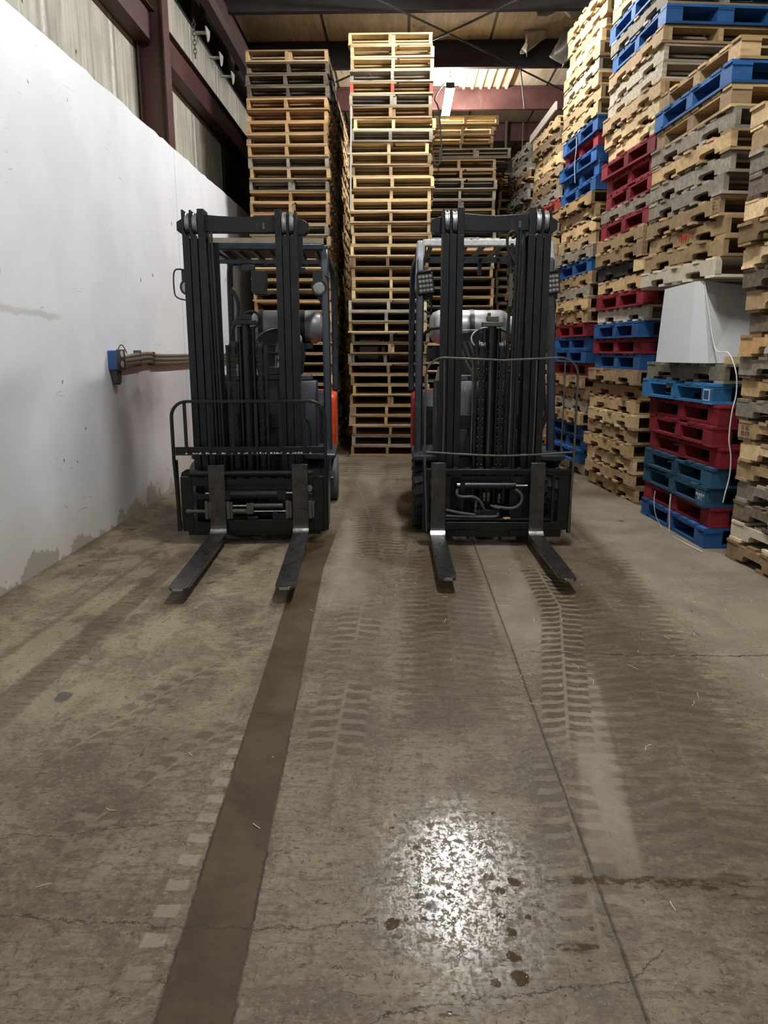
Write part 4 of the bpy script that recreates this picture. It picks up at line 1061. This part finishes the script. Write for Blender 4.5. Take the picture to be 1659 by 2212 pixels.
        m.build('notched_rail', BD, e, bevel=0.002)
        m = MB(); m.b2(-0.28, 0.30, 0.07, 0.10, 0.395, 0.43); m.build('slide_bar', SL, e)
        m = MB(); m.cyl((-0.13, 0.022, 0.375), (0.20, 0.022, 0.375), 0.032, 16); m.b2(-0.17, -0.13, 0.0, 0.05, 0.34, 0.405); m.b2(0.20, 0.265, 0.0, 0.05, 0.34, 0.41); m.build('shift_cylinder', BD, e)
        m = MB(); m.cyl((0.265, 0.022, 0.385), (0.34, 0.022, 0.385), 0.007, 10); m.cyl((-0.31, 0.022, 0.385), (-0.285, 0.022, 0.385), 0.008, 10); m.build('cylinder_rod', M['chrome'], e)
        for (z, xa, xb) in ((0.292, 0.02, 0.24), (0.252, -0.13, 0.0)):
            m = MB(); m.cyl((xa, 0.02, z), (xb, 0.02, z), 0.019, 14); m.build('positioner_cylinder', M['rod'], e)
        m = MB(); m.cyl((-0.13, 0.02, 0.294), (0.02, 0.02, 0.294), 0.008, 10); m.cyl((0.02, 0.02, 0.252), (0.26, 0.02, 0.252), 0.007, 10); m.build('positioner_rod', M['chrome'], e)
        m = MB(); m.cyl((-0.42, 0.02, 0.252), (-0.30, 0.02, 0.252), 0.013, 10); m.cyl((-0.45, 0.02, 0.252), (-0.42, 0.02, 0.252), 0.018, 10); m.build('positioner_end', M['rod'], e)
        m = MB(); m.b2(-0.02, 0.03, -0.005, 0.045, 0.235, 0.312); m.build('rod_clamp', M['rod'], e, bevel=0.003)
        for xx in (-0.15, -0.305, 0.272, 0.435):
            m = MB(); m.b2(xx - 0.012, xx + 0.012, -0.008, 0.04, 0.20, 0.328); m.b2(xx + 0.013, xx + 0.030, -0.004, 0.04, 0.205, 0.322); m.build('fork_clamp', M['rod'], e, bevel=0.002)
        m = MB(); m.b2(-0.16, 0.32, 0.018, 0.045, 0.105, 0.188); m.b2(-0.02, 0.06, 0.012, 0.045, 0.188, 0.215); m.build('lower_beam', BD, e, bevel=0.004)
        m = MB(); m.b2(0.16, 0.30, 0.015, 0.045, 0.19, 0.235); m.cyl((0.185, 0.005, 0.225), (0.185, 0.015, 0.225), 0.022, 14); m.cyl((0.185, 0.002, 0.225), (0.185, 0.005, 0.225), 0.008, 8); m.build('pivot_plate', BD, e, bevel=0.003)
    else:
        m = MB()
        m.b2(cl_, cr_, 0.042, 0.075, 0.525, 0.565); m.b2(cl_, cr_, 0.03, 0.042, 0.545, 0.565)
        for i in range(10): m.b2(cl_ + 0.10 + i * 0.09, cl_ + 0.14 + i * 0.09, 0.036, 0.06, 0.565, 0.575)
        m.build('top_rail', BD, e, bevel=0.003)
        m = MB(); m.b2(cl_, cr_, 0.042, 0.07, 0.125, 0.180); m.b2(cl_ + 0.10, cr_ - 0.12, 0.05, 0.12, 0.190, 0.205); m.build('lower_beam', BD, e, bevel=0.003)
        for (a, b, nm) in ((cl_, cl_ + 0.03, 'side_plate'), (cr_ - 0.09, cr_ - 0.015, 'side_plate')):
            m = MB(); m.b2(a, b, 0.042, 0.066, 0.18, 0.525); m.build(nm, BD, e, bevel=0.003)
        m = MB(); m.b2(cr_ - 0.135, cr_ - 0.115, 0.05, 0.075, 0.18, 0.525); m.build('side_post', BD, e)
        m = MB(); m.b2(-0.34, -0.20, 0.10, 0.115, 0.205, 0.50); m.b2(0.13, 0.25, 0.10, 0.115, 0.205, 0.50); m.b2(-0.33, 0.25, 0.12, 0.13, 0.42, 0.50); m.build('back_plate', BD, e)
        m = MB(); m.cyl((-0.20, 0.05, 0.445), (0.16, 0.05, 0.445), 0.026, 16); m.b2(-0.235, -0.20, 0.03, 0.08, 0.42, 0.47); m.build('shift_cylinder', BD, e)
        m = MB(); m.cyl((-0.255, 0.045, 0.452), (-0.205, 0.045, 0.452), 0.014, 12); m.cyl((0.16, 0.045, 0.447), (0.245, 0.045, 0.447), 0.007, 10); m.build('cylinder_rod', M['chrome'], e)
        for pts in ([(-0.25, 0.05, 0.42), (-0.255, 0.04, 0.385), (-0.22, 0.04, 0.365), (-0.14, 0.04, 0.365), (-0.09, 0.04, 0.335), (-0.065, 0.05, 0.295)],
                    [(0.15, 0.05, 0.425), (0.20, 0.04, 0.385), (0.205, 0.04, 0.33), (0.165, 0.04, 0.29), (0.10, 0.04, 0.283), (0.02, 0.05, 0.295)],
                    [(-0.33, 0.06, 0.265), (-0.22, 0.05, 0.245), (-0.12, 0.05, 0.232)],
                    [(-0.33, 0.06, 0.222), (-0.10, 0.05, 0.218), (0.03, 0.05, 0.222), (0.04, 0.05, 0.25)]):
            m = MB(); m.tube(smoothpath(pts), 0.011, 8); m.build('hose', M['plug'], e)
        for a, b in (((-0.085, 0.045, 0.325), (-0.058, 0.045, 0.275)), ((0.05, 0.04, 0.283), (-0.015, 0.045, 0.302)), ((-0.06, 0.05, 0.395), (-0.06, 0.05, 0.335)), ((-0.03, 0.05, 0.395), (-0.03, 0.05, 0.335)), ((0.05, 0.06, 0.385), (0.045, 0.06, 0.32)), ((-0.115, 0.05, 0.34), (-0.12, 0.05, 0.25))):
            A, B = Vector(a), Vector(b); m = MB(); m.cyl(A, A.lerp(B, 0.42), 0.011, 8); m.cyl(A.lerp(B, 0.42), A.lerp(B, 0.55), 0.015, 6); m.cyl(A.lerp(B, 0.55), B, 0.009, 8); m.build('fitting', M['rod'], e)
        m = MB(); m.b2(-0.115, 0.045, 0.05, 0.10, 0.228, 0.268)
        for i in range(5): m.cyl((-0.095 + i * 0.03, 0.042, 0.252), (-0.095 + i * 0.03, 0.05, 0.252), 0.008, 6)
        m.build('valve_block', BD, e, bevel=0.003)
        m = MB(); m.box((0.105, 0.05, 0.2055 + 0.004), (0.045, 0.03, 0.008), Matrix.Rotation(R(20), 3, 'Z')); m.build('wood_chip', M['p'], e)
        for xx in (-0.19, 0.20):
            m = MB(); m.prism([(xx - 0.07, 0.122), (xx + 0.07, 0.122), (xx + 0.06, 0.085), (xx - 0.06, 0.085)], 'y', 0.045, 0.065)
            for dx in (-0.03, 0.03): m.cyl((xx + dx, 0.038, 0.103), (xx + dx, 0.046, 0.103), 0.010, 8)
            m.build('hook_plate', BD, e)
    m = MB(); m.b2(cl_ + 0.05, cr_ - 0.05, 0.09, 0.125, 0.06, 0.13); m.b2(-0.30, -0.22, 0.10, 0.14, 0.1, 0.55); m.b2(0.22, 0.30, 0.10, 0.14, 0.1, 0.55); m.build('mast_foot', BD, e)
    # ---- load backrest
    zt_, zm = (1.035, 0.685) if L else (1.335, 0.675)
    bl, br = (-0.523, 0.550) if L else (-0.487, 0.557)
    r_ = 0.11 if L else 0.125
    path = [(bl + 0.02, 0.035, 0.11), (bl, 0.035, 0.62), (bl, 0.035, zt_ - r_)] + arc((bl + r_, 0.035, zt_ - r_), r_, 180, 90, 8)[1:]
    bow = 0.0 if L else -0.018
    path += [(ccx, 0.035, zt_ + bow)] if not L else []
    path += arc((br - r_, 0.035, zt_ - r_), r_, 90, 0, 8) + [(br, 0.035, 0.62), (br - 0.01, 0.035, 0.11)]
    m = MB(); m.strip(path, 0.030 if L else 0.022, 0.020 if L else 0.014, (0, 1, 0)); m.build('backrest_frame', BD if L else M['rod'], e, bevel=0.003)
    if L:
        m = MB(); m.b2(bl + 0.012, br - 0.012, -0.02, 0.05, zm - 0.022, zm - 0.014); m.b2(bl + 0.012, br - 0.012, 0.04, 0.05, zm - 0.022, zm + 0.03); m.build('backrest_shelf', BD, e, bevel=0.002)
        rd = random.Random(3); m = MB()
        for i in range(70):
            xx = rd.uniform(bl + 0.08, br - 0.08); m.box((xx, rd.uniform(-0.015, 0.03), zm - 0.012), (rd.uniform(0.003, 0.016), rd.uniform(0.003, 0.012), rd.uniform(0.003, 0.010)), Matrix.Rotation(rd.uniform(0, 3), 3, 'Z'))
        dbo = m.build('debris', M['debris'], e); dbo['kind'] = 'stuff'
        xs = [-0.43, -0.265, -0.10, 0.065, 0.235, 0.405]
    else:
        m = MB(); m.tube(smoothpath([(bl + 0.01, 0.03, zm + 0.012), (-0.2, 0.022, zm - 0.004), (0.05, 0.018, zm - 0.012), (0.3, 0.022, zm - 0.004), (br - 0.01, 0.03, zm + 0.012)]), 0.008, 8); m.build('backrest_shelf', M['rod'], e)
        xs = [-0.36, -0.165, -0.045, 0.10, 0.27, 0.465]
    for xx in xs:
        m = MB()
        if L: m.b2(xx - 0.011, xx + 0.011, 0.030, 0.044, zm - 0.014, zt_ - 0.008)
        else: m.tube([(xx, 0.034, zm + 0.0), (xx + 0.003, 0.032, (zm + zt_) / 2), (xx, 0.034, zt_ + bow * (1 - abs(xx - ccx) / 0.52) - 0.004)], 0.0055, 8)
        m.build('backrest_bar', BD if L else M['rod'], e)
    if L:
        m = MB(); m.tube(smoothpath([(0.44, 0.05, zm), (0.442, 0.05, 0.80), (0.435, 0.05, 0.88), (0.415, 0.05, 0.91)]), 0.010, 8); m.build('guide_rod', BD, e)
    for a in (cl_ - 0.013, cr_ - 0.008):
        m = MB(); m.b2(a - 0.006, a + 0.018, 0.05, 0.075, 0.10, 0.62); m.build('backrest_bracket', BD, e)
    # ---- forks
    if L:
        fork(e, -0.225, 1.31, 0.115, 0.59); fork(e, 0.365, 1.31, 0.113, 0.592)
    else:
        fork(e, -0.390, 1.07, 0.104, 0.615); fork(e, 0.308, 1.07, 0.102, 0.615)
    # ---- body
    n_before = set(e.children)
    body = M['orange'] if L else M['redbody']
    bwid = 0.505 if L else 0.53
    m = MB(); m.b2(-0.33, 0.33, 0.42, 0.62, 0.12, 0.60); m.b2(-0.40, 0.40, 0.62, 1.30, 0.10, 0.42); m.build('chassis', SL, e, bevel=0.01)
    m = MB()
    m.prism([(0.40, 0.60), (0.66, 0.60), (0.70, 0.66), (0.70, 1.05), (0.64, 1.16), (0.46, 1.16), (0.40, 1.05)], 'x', -0.40, 0.40)
    m.build('front_cowl', M['grey'] if not L else SL, e, bevel=0.012)
    for s in (-1, 1):
        m = MB(); m.prism([(s * 0.30, 0.580), (s * (bwid + 0.01), 0.580), (s * (bwid + 0.035), 0.592), (s * (bwid + 0.035), 0.62), (s * 0.30, 0.63)], 'y', 0.32, 0.95)
        m.build('fender', SL, e, bevel=0.01)
        m = MB(); m.b2(s * 0.33, s * bwid, 0.95, 1.30, 0.22, 0.34); m.build('step', SL, e, bevel=0.008)
    m = MB(); m.b2(-0.42, 0.42, 0.64, 1.25, 0.52, 0.57); m.build('floor_plate', BD, e)
    m = MB()
    m.prism([(1.22, 0.30), (1.95, 0.30), (2.00, 0.90), (1.90, 1.02), (1.30, 1.02), (1.20, 0.92)], 'x', -0.46, 0.46)
    m.build('engine_hood', SL, e, bevel=0.02)
    m = MB()
    hw = bwid + 0.01
    m.prism([(-hw, 1.35), (hw, 1.35), (hw, 2.05), (hw - 0.06, 2.35), (hw - 0.22, 2.52), (-hw + 0.22, 2.52), (-hw + 0.06, 2.35), (-hw, 2.05)], 'z', 0.46, 1.0)
    m.prism([(-hw + 0.02, 1.95), (hw - 0.02, 1.95), (hw - 0.06, 2.30), (hw - 0.22, 2.48), (-hw + 0.22, 2.48), (-hw + 0.06, 2.30)], 'z', 0.12, 0.46)
    m.build('counterweight', body, e, bevel=0.03)
    # ---- wheels
    if L:
        for s in (-1, 1): tyre(e, 'front_wheel', *((0.30, 0.480) if s > 0 else (-0.60, -0.42)), 0.60, 0.268, M['greytyre'])
        for s in (-1, 1): tyre(e, 'rear_wheel', *sorted((s * 0.36, s * 0.525)), 1.74, 0.205, M['greytyre'])
    else:
        for s in (-1, 1): tyre(e, 'front_wheel', *sorted((s * 0.345, s * 0.555)), 0.66, 0.290, M['rubber'], True)
        for s in (-1, 1): tyre(e, 'rear_wheel', *sorted((s * 0.34, s * 0.52)), 1.78, 0.235, M['rubber'])
    # ---- overhead guard
    gx = 0.475 if L else 0.515
    gm = SL
    for s in (-1, 1):
        m = MB()
        zt2 = 2.17 if L else 2.19
        pa = smoothpath([(s * gx, 0.62, 0.60), (s * (gx - 0.004), 0.70, 1.20), (s * (gx - 0.015), 0.86, zt2 - 0.14)], 3) + [(s * (gx - 0.02), 0.91, zt2 - 0.05), (s * (gx - 0.025), 1.0, zt2)]
        m.strip(pa, 0.060, 0.045, (1, 0, 0)); m.build('front_pillar', gm if L else gm, e, bevel=0.012)
        m = MB()
        m.strip(smoothpath([(s * (gx - 0.02), 1.98, zt2), (s * (gx + 0.01), 2.12, zt2 - 0.12), (s * (gx + 0.02), 2.16, 1.5), (s * (gx + 0.02), 2.12, 1.0)], 4), 0.055, 0.06, (1, 0, 0)); m.build('rear_pillar', gm, e, bevel=0.012)
        m = MB(); m.b2(s * (gx - 0.06), s * (gx + 0.005), 0.95, 2.02, zt2 - 0.02, zt2 + 0.03); m.build('roof_side_rail', gm, e, bevel=0.012)
        if not L:
            m = MB(); m.strip([(s * gx, 0.82, 1.84), (s * (gx - 0.012), 0.87, 2.06), (s * (gx - 0.018), 0.915, 2.17), (s * (gx - 0.02), 0.97, 2.205)], 0.064, 0.049, (1, 0, 0)); m.build('worn_pillar_sleeve', M['silverbar'], e, bevel=0.012)
    zt2 = 2.17 if L else 2.19
    m = MB(); m.b2(-gx + 0.03, gx - 0.03, 0.90, 0.955, zt2 - 0.02, zt2 + 0.035); m.build('roof_front_bar', gm if L else M['whitedust'], e, bevel=0.012)
    m = MB(); m.b2(-gx + 0.03, gx - 0.03, 1.97, 2.02, zt2 - 0.02, zt2 + 0.03); m.build('roof_rear_bar', gm, e)
    for i in range(7):
        xx = -gx + 0.10 + i * (2 * gx - 0.2) / 6
        m = MB(); m.b2(xx - 0.014, xx + 0.014, 0.955, 1.97, zt2 - 0.015, zt2 + 0.02); m.build('roof_bar', gm, e)
    if L:
        m = MB(); m.box((0, 1.46, zt2 + 0.042), (0.90, 1.05, 0.012), Matrix.Rotation(R(1.0), 3, 'X')); m.box((0, 0.93, zt2 + 0.052), (0.90, 0.012, 0.045)); m.build('roof_cover', mat_paint('tan roof board', (0.26, 0.22, 0.16), 0.6), e)
        m = MB(); m.b2(-0.42, 0.42, 0.955, 1.02, zt2 - 0.11, zt2 - 0.085); m.build('inner_roof_bar', gm, e)
        m = MB(); m.prism([(-0.125, 1.83), (-0.02, 1.83), (-0.01, 1.93), (-0.012, 2.0), (-0.125, 2.0)], 'y', 0.92, 1.06); m.b2(-0.20, -0.10, 0.95, 1.0, 2.0, 2.05); m.b2(-0.11, -0.0, 0.9, 1.08, 1.82, 1.832); m.build('speaker', M['seat'], e, bevel=0.008)
    else:
        m = MB(); rd = random.Random(8)
        for i in range(46): m.box((rd.uniform(-gx + 0.06, gx - 0.1), rd.uniform(0.91, 0.95), zt2 + 0.038), (rd.uniform(0.01, 0.05), rd.uniform(0.01, 0.03), rd.uniform(0.004, 0.022)), Matrix.Rotation(rd.uniform(0, 3), 3, 'Z'))
        o = m.build('debris', M['debris'], e); o['kind'] = 'stuff'
        m = MB(); m.b2(-0.46, 0.46, 1.2, 1.26, zt2 - 0.10, zt2 - 0.07); m.b2(-0.02, 0.01, 1.2, 1.24, zt2 - 0.2, zt2 - 0.08); m.build('inner_roof_bar', gm, e)
    # ---- driver's place
    m = MB(); m.b2(-0.24, 0.24, 1.30, 1.74, 1.02, 1.14); m.build('seat_cushion', M['seat'], e, bevel=0.03)
    m = MB(); m.prism([(-0.20, 1.14), (0.20, 1.14), (0.235, 1.35), (0.20, 1.52), (0.12, 1.57), (-0.12, 1.57), (-0.20, 1.52), (-0.235, 1.35)], 'y', 1.70, 1.80); m.build('seat_back', M['seat'], e, bevel=0.03)
    sx = 0.08 if L else 0.085
    m = MB(); cen = Vector((sx, 0.90, 1.46)); uu = Vector((1, 0, 0)); vv = Vector((0, math.cos(R(35)), math.sin(R(35))))
    m.tube([cen + uu * 0.175 * math.cos(2 * math.pi * i / 28) + vv * 0.175 * math.sin(2 * math.pi * i / 28) for i in range(28)], 0.014, 8, closed=True)
    for a in (90, 210, 330): m.tube([cen - Vector((0, -0.0, 0.03)), cen + uu * 0.17 * math.cos(R(a)) + vv * 0.17 * math.sin(R(a))], 0.010, 6)
    m.cyl(cen + Vector((0, 0, -0.03)), cen + Vector((0, -0.22, -0.36)), 0.025, 10); m.build('steering_wheel', M['seat'], e)
    m = MB(); m.b2(-0.36, 0.36, 0.52, 0.66, 1.162, 1.20); m.b2(-0.12, 0.12, 0.50, 0.64, 1.20, 1.25) if not L else m.b2(0.02, 0.22, 0.52, 0.64, 1.20, 1.26); m.build('dashboard', M['grey'], e, bevel=0.006)
    # ---- gas tank lying across the back
    tx0, tx1, ty, tz, tr_ = (-0.30, 0.40, 2.06, 1.60, 0.155) if L else (-0.375, 0.385, 2.06, 1.60, 0.155)
    m = MB(); m.lathe((tx0, ty, tz), 'x', [(0.03, 0.0), (0.09, 0.012), (0.13, 0.035), (tr_, 0.09), (tr_, tx1 - tx0 - 0.09), (0.13, tx1 - tx0 - 0.035), (0.09, tx1 - tx0 - 0.012), (0.03, tx1 - tx0)], 28)
    tk = m.build('gas_tank', M['tankgrey'] if L else M['silver'], e)
    m = MB(); m.lathe((tx1 - 0.02, ty, tz), 'x', [(0.085, 0.0), (0.10, 0.005), (0.10, 0.07), (0.092, 0.075), (0.092, 0.0)], 20); m.build('tank_collar', M['tankgrey'], tk)
    for xx in ((-0.19, 0.20) if L else (0.02,)):
        m = MB(); m.lathe((xx - 0.022, ty, tz), 'x', [(tr_ + 0.001, 0), (tr_ + 0.005, 0.0), (tr_ + 0.005, 0.044), (tr_ + 0.001, 0.044)], 28); m.build('tank_strap', M['seat'], tk)
    m = MB(); m.b2(tx0 + 0.12, tx1 - 0.12, ty - 0.14, ty + 0.14, 1.40, 1.452); m.b2(-0.06, 0.06, ty - 0.08, ty + 0.08, 1.0, 1.40); m.build('tank_bracket', SL, e)
    # ---- lamps, mirrors and wire guards
    if L:
        for s, xx in ((1, 0.415), (-1, -0.60)):
            m = MB(); yl = 0.80; zl = 1.862
            m.lathe((xx, yl, zl), 'y', [(0.046, 0.006), (0.047, -0.008), (0.060, -0.008), (0.062, 0.0), (0.062, 0.045), (0.045, 0.075), (0.02, 0.085)], 24); m.b2(xx - 0.05, xx + 0.06, yl + 0.03, yl + 0.09, zl + 0.03, zl + 0.13)
            m.prism([(xx - 0.03, zl - 0.05), (xx + 0.05, zl - 0.05), (xx + 0.05, zl - 0.13), (xx + 0.02, zl - 0.14)], 'y', yl + 0.03, yl + 0.07)
            lp = m.build('headlamp', M['seat'], e)
            m = MB(); m.lathe((xx, yl - 0.006, zl), 'y', [(0.005, -0.001), (0.03, 0.0), (0.046, 0.004), (0.046, 0.010)], 24); m.build('lens', M['lens'], lp)
            m = MB(); gx_ = xx + s * 0.075; 
            m.tube(smoothpath([(xx + s * 0.02, yl + 0.02, zl + 0.13), (gx_ + s * 0.02, yl, zl + 0.12), (gx_ + s * 0.03, yl, zl - 0.03), (gx_ + s * 0.005, yl, zl - 0.08), (xx, yl + 0.02, zl - 0.10)] if s < 0 else [(xx + 0.05, yl + 0.02, zl + 0.09), (gx_ + 0.01, yl, zl + 0.06), (gx_ + 0.03, yl, zl - 0.06), (gx_ + 0.015, yl, zl - 0.10), (gx_ - 0.02, yl, zl - 0.09)]), 0.006, 6); m.build('lamp_guard', M['seat'], e)
            if s < 0:
                m = MB(); m.tube([(xx + 0.02, yl + 0.06, zl + 0.05), (-gx, 0.82, 1.90)], 0.015, 8); m.build('lamp_arm', M['seat'], e)
    else:
        for s, xx in ((-1, -0.465), (1, 0.495)):
            yl, zl = 0.78, 1.885
            rot = Matrix.Rotation(R(-7), 3, 'Y') @ Matrix.Rotation(R(8), 3, 'X')
            m = MB(); m.box((xx, yl, zl), (0.128, 0.045, 0.155), rot); m.box(Vector((xx, yl, zl)) + rot @ Vector((0, 0.0, 0.088)), (0.11, 0.06, 0.02), rot); m.box(Vector((xx, yl, zl)) + rot @ Vector((0, 0.03, -0.10)), (0.10, 0.02, 0.05), rot)
            lp = m.build('work_lamp', M['seat'], e, bevel=0.006)
            m = MB(); m.box(Vector((xx, yl, zl)) + rot @ Vector((0, -0.0235, 0)), (0.112, 0.004, 0.138), rot); m.build('reflector_panel', M['rod'], lp)
            m = MB()
            for i in range(4):
                for j in range(4):
                    c = Vector((xx, yl, zl)) + rot @ Vector((-0.040 + i * 0.0267, -0.0265, -0.050 + j * 0.0335)); dn = rot @ Vector((0, -1, 0))
                    m.tube([c, c + dn * 0.003, c + dn * 0.005], 0.012, 10, rr=[0.0125, 0.011, 0.004])
            m.build('led_lens', M['lens'], lp)
            m = MB(); m.tube(smoothpath([(xx + 0.03, yl + 0.03, zl - 0.09), (xx + 0.05, yl + 0.04, zl - 0.17), (xx + 0.04, yl + 0.05, zl - 0.22), (xx + 0.0, yl + 0.06, zl - 0.20)]), 0.008, 6); m.build('lamp_wire', M['rubber'], e)
            m = MB(); m.tube([(xx, yl + 0.03, zl - 0.08), (s * gx, 0.82, zl - 0.10)], 0.014, 8); m.build('lamp_arm', M['seat'], e)
        m = MB(); m.cyl((-0.375, 0.52, 1.36), (-0.375, 0.60, 1.36), 0.06, 16); m.b2(-0.46, -0.43, 0.54, 0.58, 1.30, 1.40); m.build('control_knob', M['seat'], e)
        m = MB(); m.tube(smoothpath([(-0.48, 0.70, 1.50), (-0.43, 0.68, 1.54), (-0.36, 0.66, 1.55)]), 0.012, 8); m.build('hose', M['rubber'], e)
        m = MB(); m.prism([(-0.39, 1.162), (-0.24, 1.162), (-0.25, 1.24), (-0.30, 1.30), (-0.37, 1.26)], 'y', 0.56, 0.60); m.build('paper_bag', M['straw'], e)
    if L:      # the body sits a little to one side of the mast
        for c in e.children:
            if c not in n_before: c.location.x += 0.075
    else:
        pass
    return e
truck('L')
truck('R')
